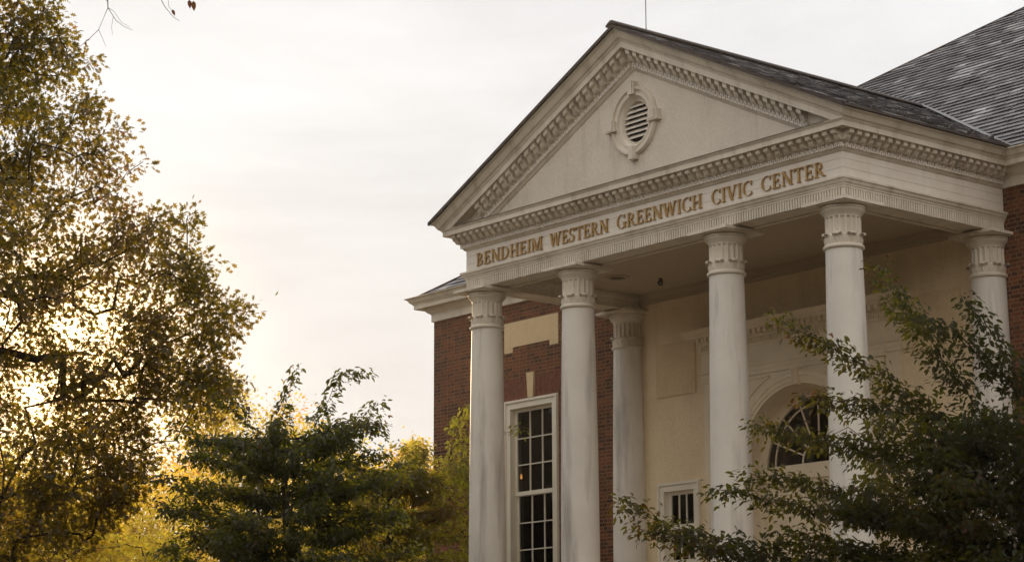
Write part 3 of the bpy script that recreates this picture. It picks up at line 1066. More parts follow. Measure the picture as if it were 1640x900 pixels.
for s in (-1, 1):
    pl = MB()
    c = s * 1.99
    pl.box(c - 0.19, c + 0.19, D - 0.11, D + 0.01, FLOOR, 3.72)
    for k in range(6):
        x = c - 0.15 + k * 0.06
        pl.box(x - 0.018, x + 0.018, D - 0.128, D - 0.108, FLOOR + 0.3, 3.62)
    pl.box(c - 0.21, c + 0.21, D - 0.14, D + 0.011, 3.72, 3.76)
    pl.box(c - 0.195, c + 0.195, D - 0.115, D + 0.01, 3.763, 3.90)
    pl.box(c - 0.24, c + 0.24, D - 0.165, D + 0.011, 3.903, 3.968)
    part(pl, 'pilaster', M_JOINERY, surround)
en = MB()
def ent(o):
    # frontal strip, breaking forward over the pilasters
    return [(-2.58 - o, D), (-2.58 - o, D - 0.08 - o), (2.58 + o, D - 0.08 - o), (2.58 + o, D)]
eprof = [(-0.03, 3.972), (0.0, 3.972), (0.0, 4.05), (0.015, 4.052), (0.015, 4.13), (0.035, 4.14), (0.045, 4.17), (0.0, 4.175), (0.0, 4.555), (0.015, 4.56), (0.03, 4.585), (0.03, 4.70), (0.055, 4.705),
         (0.06, 4.73), (0.06, 4.84), (0.22, 4.845), (0.22, 4.91), (0.235, 4.915)] + cyma(0.235, 4.92, 0.31, 4.99, 6) + [(0.315, 5.01), (0.0, 5.05)]
sweep(en, eprof, ent)
for s in (-1, 1):
    c = s * 2.0
    eb = [(0.0, z) if False else (o, z) for o, z in eprof]
    rows = []
    def brk(o):
        return [(c - 0.25 - o * 0.9, D - 0.07), (c - 0.25 - o * 0.9, D - 0.14 - o), (c + 0.25 + o * 0.9, D - 0.14 - o), (c + 0.25 + o * 0.9, D - 0.07)]
    sweep(en, [(o, z - 0.003) for o, z in eprof], brk)
n = 84
for k in range(n + 1):
    x = -2.52 + 5.04 * k / n
    dy = 0.06 if 1.74 < abs(x) < 2.26 else 0
    en.box(x - 0.018, x + 0.018, D - 0.145 - dy, D - 0.10, 4.60, 4.695)
for k in range(36):
    x = -2.5 + 5.0 * k / 35
    dy = 0.06 if 1.74 < abs(x) < 2.26 else 0
    en.box(x - 0.035, x + 0.035, D - 0.27 - dy, D - 0.13, 4.75, 4.842)
part(en, 'entrance_entablature', M_JOINERY, surround)
ar = MB()
rows = []
for k in range(49):
    a = pi * k / 48
    rows.append([(R * cos(a), y, ZS + R * sin(a)) for R, y in ((1.545, D + 0.5), (1.545, yf - 0.03), (1.60, yf - 0.03), (1.605, yf - 0.05), (1.68, yf - 0.05), (1.69, yf - 0.075), (1.76, yf - 0.075), (1.785, yf - 0.055), (1.785, yf + 0.005))])
ar.grid(rows, smooth=True)
for s in (-1, 1):
    ar.box(min(s * 1.545, s * 1.60), max(s * 1.545, s * 1.60), yf - 0.03, D + 0.5, FLOOR, ZS - 0.06)
    ar.box(min(s * 1.53, s * 1.79), max(s * 1.53, s * 1.79), yf - 0.09, D + 0.49, ZS - 0.058, ZS + 0.0)
    ar.box(min(s * 1.60, s * 1.785), max(s * 1.60, s * 1.785), yf - 0.05, yf + 0.01, FLOOR, ZS - 0.06)
part(ar, 'archivolt', M_JOINERY, surround, 30)
kk = MB()
kk.prism([(-0.065, 3.64), (0.065, 3.64), (0.085, 3.968), (-0.085, 3.968)], lambda u, v, t: (u, t, v), yf - 0.13, yf + 0.01)
for u in (-0.04, 0.0, 0.04):
    kk.box(u - 0.012, u + 0.012, yf - 0.145, yf - 0.128, 3.66, 3.95)
part(kk, 'keystone', M_JOINERY, surround)

yd = D + 0.47
fan = MB()
def band(mb, r0, r1, y0, y1, z, a0=0.0, a1=pi, n=48):
    rows = []
    for k in range(n + 1):
        a = a0 + (a1 - a0) * k / n
        rows.append([(r * cos(a), y, z + r * sin(a)) for r, y in ((r0, y1), (r0, y0), (r1, y0), (r1, y1))])
    mb.grid(rows)
FZ = 2.20
band(fan, 1.36, 1.55, yd - 0.02, yd + 0.06, ZS + 0.0)
band(fan, 1.14, 1.165, yd + 0.01, yd + 0.05, FZ)
band(fan, 0.42, 0.45, yd + 0.012, yd + 0.05, FZ)
for k in range(1, 8):
    a = pi * k / 8
    d_ = Vector((cos(a), 0, sin(a)))
    p_ = Vector((-sin(a), 0, cos(a))) * 0.013
    p0, p1 = Vector((0, 0, FZ)) + d_ * 0.44, Vector((0, 0, FZ)) + d_ * 1.31
    fan.hexa([tuple(q + Vector((0, y, 0))) for y in (yd + 0.015, yd + 0.048) for q in (p0 - p_, p0 + p_, p1 + p_, p1 - p_)])
fan.box(-1.5, 1.5, yd - 0.06, yd + 0.08, 2.03, 2.20)
fan.box(-1.53, 1.53, yd - 0.10, yd + 0.08, 1.90, 2.028)
fan.box(-1.52, 1.52, yd - 0.05, yd + 0.08, 1.82, 1.898)
fanp = part(fan, 'fanlight', M_JOINERY)
fg_ = MB()
pts = [(1.38 * cos(pi * k / 32), yd + 0.03, ZS + 0.06 + 1.34 * sin(pi * k / 32)) for k in range(33)]
fg_.add(pts, [tuple(range(33))])
part(fg_, 'pane', M_GLASS, fanp)
tr_ = MB()
tr_.box(-1.545, 1.545, yd, yd + 0.08, 1.36, 1.818)
for x0, x1 in ((-1.30, -0.86), (-0.72, -0.1), (0.1, 0.72), (0.86, 1.30)):
    tr_.box(x0, x1, yd - 0.02, yd + 0.01, 1.46, 1.72)
part(tr_, 'transom_panel', M_JOINERY)
for s in (-1, 1):
    db = MB()
    x0, x1 = (0.006, 1.42) if s > 0 else (-1.42, -0.006)
    db.box(x0, x1, yd + 0.01, yd + 0.07, FLOOR + 0.01, 1.35)
    for (u0, u1) in ((0.16, 0.56), (0.80, 1.20)):
        for (z0, z1) in ((-0.45, 0.15), (0.32, 1.12)):
            px0, px1 = sorted((s * u0, s * u1))
            db.box(px0 - 0.03, px1 + 0.03, yd - 0.002, yd + 0.012, z0 - 0.03, z0)
            db.box(px0 - 0.03, px1 + 0.03, yd - 0.002, yd + 0.012, z1, z1 + 0.03)
            db.box(px0 - 0.03, px0, yd - 0.0025, yd + 0.0125, z0, z1)
            db.box(px1, px1 + 0.03, yd - 0.0025, yd + 0.0125, z0, z1)
            db.box(px0 + 0.05, px1 - 0.05, yd - 0.006, yd + 0.013, z0 + 0.05, z1 - 0.05)
    dp = part(db, 'door', M_JOINERY)
    hb_ = MB()
    hb_.tube([(s * 0.075, yd + 0.01, 0.42), (s * 0.075, yd - 0.05, 0.42), (s * 0.075, yd - 0.05, 0.18), (s * 0.075, yd + 0.01, 0.18)], [0.012] * 4, 8)
    part(hb_, 'handle', M_IRON, dp)
for s in (-1, 1):
    jb = MB()
    jb.box(min(s * 1.42, s * 1.545), max(s * 1.42, s * 1.545), yd - 0.03, yd + 0.08, FLOOR, 1.355)
    part(jb, 'door_jamb', M_JOINERY)

# ------------------------------------------------------------------ roofs
def slates(O, U, V, Nn, ulen, vlen, keep, wid=0.24, exp=0.19, rng=None, thick=0.014, lift=0.02, flush=False):
    rng = rng or random.Random(3)
    vs_, fs_, tint = [], [], []
    nr = int(vlen / exp)
    run = 0.0
    for r in range(nr):
        v0 = r * exp
        u = -0.5 * wid * (r % 2) - rng.random() * 0.3 * wid if not flush else -0.30 * (r % 2) * wid - 0.02
        while u < ulen:
            wd = wid * rng.uniform(0.7, 1.25)
            if flush and u < 0:
                wd += u
                u = 0.0
            uc, vc = u + wd / 2, v0 + exp / 2
            if keep(uc, vc):
                j = rng.uniform(-0.012, 0.012)
                l0 = lift + rng.uniform(-0.004, 0.007)
                tw = rng.uniform(-0.005, 0.005)
                pts = [(u + 0.003, v0 + j, l0 + tw), (u + wd - 0.003, v0 + j + rng.uniform(-.005, .005), l0 - tw), (u + wd - 0.003, v0 + exp * 1.15, 0.006), (u + 0.003, v0 + exp * 1.15, 0.006)]
                b = len(vs_)
                for (a, c, h) in pts:
                    vs_.append(tuple(O + U * a + V * c + Nn * h))
                for (a, c, h) in pts[:2]:
                    vs_.append(tuple(O + U * a + V * c + Nn * (h - thick - 0.004)))
                fs_ += [(b, b + 1, b + 2, b + 3), (b + 4, b + 5, b + 1, b)]
                t = min(1, max(0, rng.gauss(0.42, 0.30)))
                if rng.random() < 0.035:
                    t = 1.0
                tint += [t] * 6
            u += wd
    return vs_, fs_, tint
def slate_obj(data, name, parent=None):
    me = bpy.data.meshes.new(name)
    me.from_pydata(data[0], [], data[1])
    at = me.attributes.new('tint', 'FLOAT', 'POINT')
    at.data.foreach_set('value', data[2])
    me.materials.append(M_SLATE)
    o = bpy.data.objects.new(name, me)
    col.objects.link(o)
    o.parent = parent or bld
    if parent is None:
        o.matrix_parent_inverse = ROOTINV
    return o
# portico roof
YF = -Q - PC - 0.05
OH = 0.05
xe = A + Q + PC + OH
Y0 = D - PC                                 # eaves line of the main front slope
ZR0 = Z6 + 0.03
ZRP = ZR0 + SL * xe                        # portico ridge height of the roof surface
dk = MB()
for s in (-1, 1):
    yv = Y0 + 0.1 + (ZRP - Z6 + 0.05) / HS + 0.3
    # deck quad split along the valley
    dk.add([(0, YF, ZRP), (s * xe, YF, ZR0), (s * xe, Y0 + 0.6, ZR0), (0, yv, ZRP)], [(0, 1, 2, 3)])
portico_roof = part(dk, 'portico_roof', M_DECK)
for s in (-1, 1):
    O = Vector((s * xe, YF, ZR0))
    V = Vector((-s, 0, SL)).normalized()
    U = Vector((0, 1, 0))
    Nn = Vector((s * SL, 0, 1)).normalized()
    def keep(u, v):
        y = YF + u
        z = ZR0 + v * V.z
        return z > Z6 - 0.05 + HS * (y - Y0 - 0.10) - 0.12 and v < xe / abs(V.x) - 0.02
    slate_obj(slates(O, U, V, Nn, 12.0, xe / abs(V.x), keep, wid=0.28, exp=0.24, rng=random.Random(11 + s), flush=True), 'slate_courses', portico_roof)
# ridge cap and drip edges
rc = MB()
yv = Y0 + 0.1 + (ZRP - Z6 + 0.05) / HS
rc.prism([(-0.15, ZRP - 0.015), (-0.14, ZRP + 0.02), (-0.03, ZRP + 0.085), (0.03, ZRP + 0.085), (0.14, ZRP + 0.02), (0.15, ZRP - 0.015), (0, ZRP + 0.03)], lambda u, v, t: (u, t, v), YF - 0.03, yv + 0.1)
part(rc, 'ridge_cap', M_COPPER, portico_roof)
for s in (-1, 1):
    de = MB()
    de.box(min(s * (xe - 0.06), s * (xe + 0.015)), max(s * (xe - 0.06), s * (xe + 0.015)), YF + 0.0, Y0 + 0.2, ZR0 - 0.026, ZR0 + 0.012)
    p = lambda x, dz: (s * x, ZRP - SL * x + dz)
    de.prism([p(0, -0.052), p(xe, -0.052), p(xe, 0.012), p(0, 0.012)], lambda u, v, t: (u, t, v), YF - 0.012, YF + 0.03)
    part(de, 'drip_edge', M_COPPER, portico_roof)
for k in range(13):                          # snow guards along the eaves
    y = YF + 0.5 + k * 0.31
    if k == 0:
        sg = MB()
        sg.prism([(-0.03, 0.0), (0.03, 0.0), (0.03, 0.05), (0.0, 0.075), (-0.03, 0.05)], lambda u, v, t: (t, u, v), -0.02, 0.03)
        sgo = part(sg, 'snow_guard', M_IRON, portico_roof)
        o = sgo
    else:
        o = sgo.copy()
        col.objects.link(o)
        o.parent = portico_roof
    xg = xe - 0.32 - 0.12 * (k % 2)
    o.location = (xg, y, ZRP - SL * xg + 0.02)
rod = MB()
rod.tube([(0, 0.02, ZRP + 0.05), (0, 0.02, ZRP + 0.12), (0, 0.02, ZRP + 2.2)], [0.02, 0.009, 0.006], 8)
part(rod, 'lightning_rod', M_IRON)

# main hip roof
EX = XW + PC - 0.10
EY = Y0 + 0.10
ZE = Z6 - 0.05
HX = EX
ridge_z = ZE + HS * HX
mr = MB()
yb2 = YB + PC
mr.add([(-EX, EY, ZE), (EX, EY, ZE), (0, EY + HX, ridge_z)], [(0, 1, 2)])
mr.add([(-EX, EY, ZE), (0, EY + HX, ridge_z), (0, yb2 - HX, ridge_z), (-EX, yb2, ZE)], [(0, 1, 2, 3)])
mr.add([(EX, EY, ZE), (EX, yb2, ZE), (0, yb2 - HX, ridge_z), (0, EY + HX, ridge_z)], [(0, 1, 2, 3)])
mr.add([(-EX, yb2, ZE), (0, yb2 - HX, ridge_z), (EX, yb2, ZE)], [(0, 1, 2)])
main_roof = part(mr, 'main_roof', M_DECK)
V = Vector((0, 1, HS)).normalized()
O = Vector((-EX, EY, ZE))
def keepm(u, v):
    x = -EX + u
    y = v * V.y
    z = ZE + v * V.z
    return y < EX - abs(x) - 0.02 and (abs(x) > xe or z > ZRP - SL * abs(x) - 0.10)
slate_obj(slates(O, Vector((1, 0, 0)), V, Vector((0, -HS, 1)).normalized(), 2 * EX, 15.0, keepm, wid=0.36, exp=0.262, rng=random.Random(5), lift=0.034), 'slate_courses', main_roof)
hc = MB()
for s in (-1, 1):
    hc.tube([(s * EX, EY, ZE + 0.015), (0, EY + HX, ridge_z + 0.015)], [0.03, 0.03], 6)
hc.tube([(0, EY + HX, ridge_z + 0.02), (0, yb2 - HX, ridge_z + 0.02)], [0.06, 0.06], 6)
part(hc, 'hip_cap', M_COPPER, main_roof)
for s in (-1, 1):
    ed = MB()
    a, b = sorted((s * (xe + 0.02), s * EX))
    ed.box(a, b, EY - 0.012, EY + 0.05, ZE - 0.026, ZE + 0.012)
    part(ed, 'drip_edge', M_COPPER, main_roof)
for s in (-1, 1):
    vl = MB()
    p0 = Vector((s * (xe - 0.02), Y0 + 0.1 + (ZR0 - Z6 + 0.06) / HS, ZR0 + 0.035))
    p1 = Vector((s * 0.15, yv - 0.1, ZRP + 0.02))
    p1 = p0 + (p1 - p0) * 1.0
    dv = (p1 - p0).normalized()
    sv = dv.cross(Vector((0, 0, 1))).normalized() * 0.07
    vl.add([tuple(p0 - sv * 1.6), tuple(p0 + sv * 1.6), tuple(p1 + sv * 0.5), tuple(p1 - sv * 0.5)], [(0, 1, 2, 3)])
    part(vl, 'valley_flashing', M_LEAD, main_roof)

# ------------------------------------------------------------------ lamps under the portico ceiling
cl = empty('ceiling_light', (-3.22, 2.16, 6.04))
tag(cl, 'round flush ceiling light near the left end of the portico', 'light')
b = MB()
b.lathe([(0.0, -0.012), (0.16, -0.012), (0.17, -0.03), (0.235, -0.03), (0.25, -0.02), (0.25, 0.004)], 40)
b.build('rim', M_CEIL, cl)
b = MB()
b.lathe([(0.0, -0.04), (0.06, -0.04), (0.13, -0.028), (0.158, -0.013)], 32)
b.build('lamp_cover', M_IRON, cl)
sl_ = empty('ceiling_spotlight', (-2.79, 2.93, 6.04))
tag(sl_, 'small dark spotlight hanging from the portico ceiling', 'light')
b = MB()
b.lathe([(0.0, 0.002), (0.045, 0.002), (0.045, -0.02), (0.02, -0.025)], 20)
b.build('mount', M_IRON, sl_)
b = MB()
b.lathe([(0.02, -0.02), (0.05, -0.05), (0.06, -0.09), (0.04, -0.14), (0.0, -0.15)], 20)
b.build('lamp_body', M_IRON, sl_)


# ------------------------------------------------------------------ lamps seen through the panes
def mat_lamp():
    mt, t, b, n, l = newmat('lamp_glow')
    b.inputs['Base Color'].default_value = (0.9, 0.7, 0.4, 1)
    b.inputs['Emission Color'].default_value = (1.0, 0.42, 0.10, 1)
    b.inputs['Emission Strength'].default_value = 1.3
    return mt
M_LAMP = mat_lamp()
for (x, y, z, lb) in ((-9.868, 5.206, 2.836, 'small lit pendant lamp behind the tall sash window'), (-1.724, 5.406, 2.786, 'small lit pendant lamp behind the arched fanlight')):
    lp_ = empty('pendant_lamp', (x, y, 6.39))
    tag(lp_, lb, 'lamp')
    b = MB()
    b.tube([(0, 0, 0), (0, 0, z + 0.1 - 6.39)], [0.008, 0.008], 6)
    b.build('cord', M_IRON, lp_)
    b = MB()
    b.lathe([(0.0, z + 0.10 - 6.39), (0.012, z + 0.09 - 6.39), (0.022, z + 0.05 - 6.39), (0.03, z + 0.01 - 6.39), (0.02, z - 0.02 - 6.39), (0.0, z - 0.03 - 6.39)], 16)
    b.build('bulb', M_LAMP, lp_)


# ------------------------------------------------------------------ foliage
def leaf_template(kind):
    if kind == 'ovate':       # pointed oval leaf folded along the midrib, drooping tip
        v = [(0, 0, 0), (0.25, 0.22, 0.05), (0.28, 0, 0.0), (0.25, -0.22, 0.05), (0.62, 0.21, 0.02), (0.65, 0, -0.05), (0.62, -0.21, 0.02), (1.0, 0, -0.16)]
        f = [(0, 2, 1), (0, 3, 2), (1, 2, 5), (1, 5, 4), (2, 3, 6), (2, 6, 5), (4, 5, 7), (5, 6, 7)]
    elif kind == 'lobed':     # oak leaf with pointed lobes
        v = [(0, 0, 0), (0.30, 0.10, 0.02), (0.36, 0.34, 0.03), (0.50, 0.10, 0.0), (0.66, 0.36, 0.0), (0.72, 0.09, -0.03), (1.0, 0.0, -0.12),
             (0.72, -0.09, -0.03), (0.66, -0.36, 0.0), (0.50, -0.10, 0.0), (0.36, -0.34, 0.03), (0.30, -0.10, 0.02)]
        f = [(0, 11, 1), (1, 11, 9), (1, 9, 3), (1, 3, 2), (11, 10, 9), (3, 9, 7), (3, 7, 5), (3, 5, 4), (9, 8, 7), (5, 7, 6)]
    else:                     # simple diamond for far trees
        v = [(0, 0, 0), (0.45, 0.3, 0.06), (0.5, 0, -0.03), (0.45, -0.3, 0.06), (1, 0, -0.1)]
        f = [(0, 2, 1), (0, 3, 2), (1, 2, 4), (2, 3, 4)]
    return np.array(v, float), np.array(f, int)


def leaf_mesh(name, pos, axis_, normal, size, tint, kind, mat, parent):
    tv, tf = leaf_template(kind)
    n = len(pos)
    a = axis_ / np.linalg.norm(axis_, axis=1, keepdims=True)
    c = np.cross(normal, a)
    c /= np.maximum(np.linalg.norm(c, axis=1, keepdims=True), 1e-6)
    nn = np.cross(a, c)
    V_ = pos[:, None, :] + size[:, None, None] * (tv[None, :, 0, None] * a[:, None, :] + tv[None, :, 1, None] * c[:, None, :] + tv[None, :, 2, None] * nn[:, None, :])
    k = len(tv)
    F_ = (tf[None, :, :] + (np.arange(n) * k)[:, None, None]).reshape(-1, 3)
    me = bpy.data.meshes.new(name)
    me.vertices.add(n * k)
    me.vertices.foreach_set('co', V_.reshape(-1).astype(np.float32))
    me.loops.add(F_.size)
    me.loops.foreach_set('vertex_index', F_.reshape(-1).astype(np.int32))
    me.polygons.add(len(F_))
    me.polygons.foreach_set('loop_start', np.arange(0, F_.size, 3, dtype=np.int32))
    me.update(calc_edges=True)
    at = me.attributes.new('tint', 'FLOAT', 'POINT')
    at.data.foreach_set('value', np.repeat(tint, k).astype(np.float32))
    me.materials.append(mat)
    o = bpy.data.objects.new(name, me)
    col.objects.link(o)
    o.parent = parent
    return o


def in_poly(P_, poly):
    x, y = P_[:, 0], P_[:, 1]
    r = np.zeros(len(P_), bool)
    n = len(poly)
    for i in range(n):
        x0, y0 = poly[i]
        x1, y1 = poly[(i + 1) % n]
        if y0 == y1:
            continue
        c = ((y0 > y) != (y1 > y)) & (x < (x1 - x0) * (y - y0) / (y1 - y0) + x0)
        r ^= c
    return r


def edge_dist(P_, poly):
    d = np.full(len(P_), 1e9)
    n = len(poly)
    for i in range(n):
        a, b_ = np.array(poly[i]), np.array(poly[(i + 1) % n])
        ab = b_ - a
        t = np.clip(((P_ - a) @ ab) / (ab @ ab), 0, 1)
        d = np.minimum(d, np.linalg.norm(P_ - (a + t[:, None] * ab), axis=1))
    return d


def vnoise(P_, scale, rng):
    """smooth value noise on a random lattice"""
    T = rng.random((17, 17, 17))
    q = P_ / scale
    i = np.floor(q).astype(int)
    f = q - i
    f = f * f * (3 - 2 * f)
    r = 0
    for dx in (0, 1):
        for dy in (0, 1):
            for dz in (0, 1):
                wgt = (f[:, 0] if dx else 1 - f[:, 0]) * (f[:, 1] if dy else 1 - f[:, 1]) * (f[:, 2] if dz else 1 - f[:, 2])
                r = r + wgt * T[(i[:, 0] + dx) % 17, (i[:, 1] + dy) % 17, (i[:, 2] + dz) % 17]
    return r


def crown_points(poly, n, rng, depth, soft=0.45, gap_scale=0.9, gap=0.42, edge_pow=0.7):
    """points (s, d, z) filling a crown whose outline faces the viewer, rounded in depth, with gaps"""
    poly = [tuple(p) for p in poly]
    lo, hi = np.min(poly, axis=0), np.max(poly, axis=0)
    out_ = []
    tot = 0
    while tot < n:
        P_ = lo + rng.random((n * 4, 2)) * (hi - lo)
        P_ = P_[in_poly(P_, poly)]
        ed_ = edge_dist(P_, poly)
        th = np.minimum(depth, soft + ed_ ** edge_pow * 1.25)
        d = (rng.random(len(P_)) * 2 - 1) * th
        X = np.stack([P_[:, 0], d, P_[:, 1]], 1)
        if gap > 0:
            X = X[vnoise(X + 40, gap_scale, np.random.default_rng(99)) > gap]
        out_.append(X)
        tot += len(X)
    return np.concatenate(out_)[:n]


def grow(trunk_pts, att, seg=0.45, rng=None):
    """branches: each attractor is joined to the nearest node already grown, nearest-to-trunk first"""
    nodes = [np.array(trunk_pts[0], float)]
    par = [-1]
    for p in trunk_pts[1:]:
        p = np.array(p, float)
        a = nodes[-1]
        k = max(1, int(np.linalg.norm(p - a) / seg))
        for j in range(1, k + 1):
            nodes.append(a + (p - a) * j / k)
            par.append(len(nodes) - 2)
    base = np.array(nodes)
    order = np.argsort(np.min(np.linalg.norm(att[:, None, :] - base[None, :, :], axis=2), axis=1))
    arr = np.zeros((len(nodes) + len(att) * 24, 3))
    arr[:len(nodes)] = base
    cnt = len(nodes)
    par = par + [0] * (len(arr) - cnt)
    tips = []
    for i in order:
        p = att[i]
        dv = arr[:cnt] - p
        dd = np.sqrt((dv ** 2).sum(1)) + 0.6 * np.maximum(0, dv[:, 2])   # prefer to rise from below
        j = int(np.argmin(dd))
        a = arr[j].copy()
        ln = np.linalg.norm(p - a)
        k = min(12, max(1, int(ln / seg)))
        last = j
        sag = np.array([0, 0, 0.10 * ln])
        for q in range(1, k + 1):
            if cnt >= len(arr):
                break
            t = q / k
            pt = a + (p - a) * t + sag * sin(pi * t) * 0.6
            if rng is not None and q < k:
                pt = pt + rng.normal(0, 0.03, 3) * min(1, ln)
            arr[cnt] = pt
            par[cnt] = last
            last = cnt
            cnt += 1
        tips.append((last, i))
    return arr[:cnt], par[:cnt], tips


def branch_mesh(nodes, par, r_tip, r_base, name, mat, parent, expo=0.5, seg=6, n_trunk=0):
    n = len(nodes)
    load = np.zeros(n)
    child = [[] for _ in range(n)]
    for i, p in enumerate(par):
        if p >= 0:
            child[p].append(i)
    for i in range(n - 1, -1, -1):
        if not child[i]:
            load[i] += 1
        if par[i] >= 0:
            load[par[i]] += load[i]
    rad = r_tip * (load ** expo)
    rad *= 1
    mx_ = rad.max()
    rad = r_tip + (rad - r_tip) * (r_base - r_tip) / max(1e-6, mx_ - r_tip)
    mb = MB()
    done = np.zeros(n, bool)
    for i in range(n):
        p = par[i]
        if p < 0:
            start = [i]
            cur = max(child[i], key=lambda c: load[c]) if child[i] else None
        else:
            if max(child[p], key=lambda c: load[c]) == i:
                continue
            start = [p, i]
            cur = max(child[i], key=lambda c: load[c]) if child[i] else None
        chain = start
        while cur is not None:
            chain.append(cur)
            cur = max(child[cur], key=lambda c: load[c]) if child[cur] else None
        if len(chain) < 2:
            continue
        rr = [rad[c] for c in chain]
        if p >= 0:
            rr[0] = rad[i]
        mb.tube([tuple(nodes[c]) for c in chain], rr, seg)
    return mb.build(name, mat, parent)


def to_world(X, r):
    """(s, d, z) in the tree's own frame -> local offsets; r = unit vector to the right, d points away from the viewer"""
    r = np.array(r) / np.linalg.norm(r)
    n_ = np.array([-r[1], r[0]])
    return np.stack([X[:, 0] * r[0] + X[:, 1] * n_[0], X[:, 0] * r[1] + X[:, 1] * n_[1], X[:, 2]], 1)


def rand_dirs(n, rng):
    v = rng.normal(size=(n, 3))
    return v / np.linalg.norm(v, axis=1, keepdims=True)


def clustered_leaves(tips, dirs, per, spread, size, rng, droop=0.35, flat=1.0):
    """leaves scattered around each twig tip"""
    n = len(tips) * per
    c = np.repeat(tips, per, axis=0)
    d = np.repeat(dirs, per, axis=0)
    off = rng.normal(size=(n, 3)) * spread * np.array([1, 1, flat])
    along = rng.random(n)[:, None] * d * spread * 2.2
    pos = c + off - along * 0.5
    ax = off / np.maximum(np.linalg.norm(off, axis=1, keepdims=True), 1e-6) + rand_dirs(n, rng) * 0.7 + d * 0.5
    ax[:, 2] -= droop
    nm = rand_dirs(n, rng) * 1.1 + np.array([-0.35, 0.2, 0.5])
    sz = size * rng.uniform(0.65, 1.2, n)
    return pos, ax, nm, sz


def pads(centers, outdir, per, rad, size, rng, thick=0.05, droop=0.45, lump=0.25):
    """flat layered sprays of drooping leaves, as dogwoods carry them"""
    cnts = np.maximum(10, (per * (rad / rad.max()) ** 2 * 1.9)).astype(int)
    cnts = np.minimum(cnts, int(per * 1.4))
    ci = np.repeat(np.arange(len(centers)), cnts)
    n = len(ci)
    rr = rad[ci]
    ang = rng.random(n) * 2 * pi
    q = np.sqrt(rng.random(n))
    od = outdir[ci]
    od = od / np.maximum(np.linalg.norm(od, axis=1, keepdims=True), 1e-6)
    sd_ = np.stack([-od[:, 1], od[:, 0], np.zeros(n)], 1)
    sd_ /= np.maximum(np.linalg.norm(sd_, axis=1, keepdims=True), 1e-6)
    loc = (od * (np.cos(ang) * q * rr * 1.25)[:, None] + sd_ * (np.sin(ang) * q * rr * 0.9)[:, None])
    pos = centers[ci] + loc
    pos[:, 2] += rng.normal(size=n) * thick - 0.25 * (q * rr) ** 2 / np.maximum(rr, 1e-3) + lump * 0.1 * np.sin(ang * 3 + ci)
    ax = loc / np.maximum(np.linalg.norm(loc, axis=1, keepdims=True), 1e-6) * 0.9 + rand_dirs(n, rng) * 0.55
    ax[:, 2] -= droop
    nm = np.tile(np.array([0, 0, 1.0]), (n, 1)) + rand_dirs(n, rng) * 0.7
    sz = size * rng.uniform(0.6, 1.15, n)
    return pos, ax, nm, sz


M_OAK = mat_leaf('oak_leaves', [(0.0, (0.022, 0.024, 0.008)), (0.55, (0.032, 0.027, 0.010)), (0.85, (0.055, 0.032, 0.013)), (1.0, (0.10, 0.036, 0.018))],
                 [(0.0, (0.50, 0.43, 0.02)), (0.6, (0.64, 0.46, 0.02)), (0.85, (0.64, 0.36, 0.03)), (1.0, (0.50, 0.16, 0.05))], 0.33)
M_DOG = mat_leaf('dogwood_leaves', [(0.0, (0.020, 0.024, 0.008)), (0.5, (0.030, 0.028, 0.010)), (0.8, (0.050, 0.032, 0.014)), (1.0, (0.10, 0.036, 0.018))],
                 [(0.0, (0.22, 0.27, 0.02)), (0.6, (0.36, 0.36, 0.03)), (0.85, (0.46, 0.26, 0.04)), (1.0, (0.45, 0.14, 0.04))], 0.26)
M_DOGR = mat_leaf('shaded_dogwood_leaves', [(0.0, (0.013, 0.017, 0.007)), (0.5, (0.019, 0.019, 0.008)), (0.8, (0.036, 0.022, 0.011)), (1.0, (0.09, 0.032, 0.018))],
                 [(0.0, (0.22, 0.27, 0.02)), (0.6, (0.36, 0.36, 0.03)), (0.85, (0.46, 0.26, 0.04)), (1.0, (0.55, 0.20, 0.04))], 0.12, 0.02)  # darker copy of the dogwood leaves: the tree's shade is in the colour
M_DOGL = mat_leaf('sunlit_dogwood_leaves', [(0.0, (0.030, 0.042, 0.012)), (0.6, (0.045, 0.050, 0.015)), (1.0, (0.08, 0.05, 0.02))], [(0.0, (0.58, 0.58, 0.03)), (0.6, (0.70, 0.60, 0.04)), (1.0, (0.66, 0.34, 0.05))], 0.6)  # brighter, yellower copy: sunlight is put into the leaf colour
M_DOGM = mat_leaf('olive_dogwood_leaves', [(0.0, (0.022, 0.028, 0.008)), (0.5, (0.034, 0.034, 0.010)), (0.8, (0.055, 0.036, 0.014)), (1.0, (0.10, 0.04, 0.018))], [(0.0, (0.50, 0.50, 0.03)), (0.6, (0.62, 0.50, 0.03)), (1.0, (0.6, 0.25, 0.04))], 0.36)  # half-lit copy between the two: some of the sun is in the colour
M_WOOD = mat_leaf('wood_leaves', [(0.0, (0.018, 0.022, 0.009)), (1.0, (0.035, 0.034, 0.013))], [(0.0, (0.2, 0.2, 0.03)), (1.0, (0.3, 0.25, 0.03))], 0.05, 0.0)
M_FARLEAF = mat_leaf('golden_green_leaves', [(0.0, (0.05, 0.055, 0.015)), (0.6, (0.08, 0.065, 0.018)), (1.0, (0.14, 0.06, 0.022))],
                     [(0.0, (0.74, 0.64, 0.04)), (0.55, (0.86, 0.62, 0.05)), (1.0, (0.80, 0.36, 0.06))], 0.8)


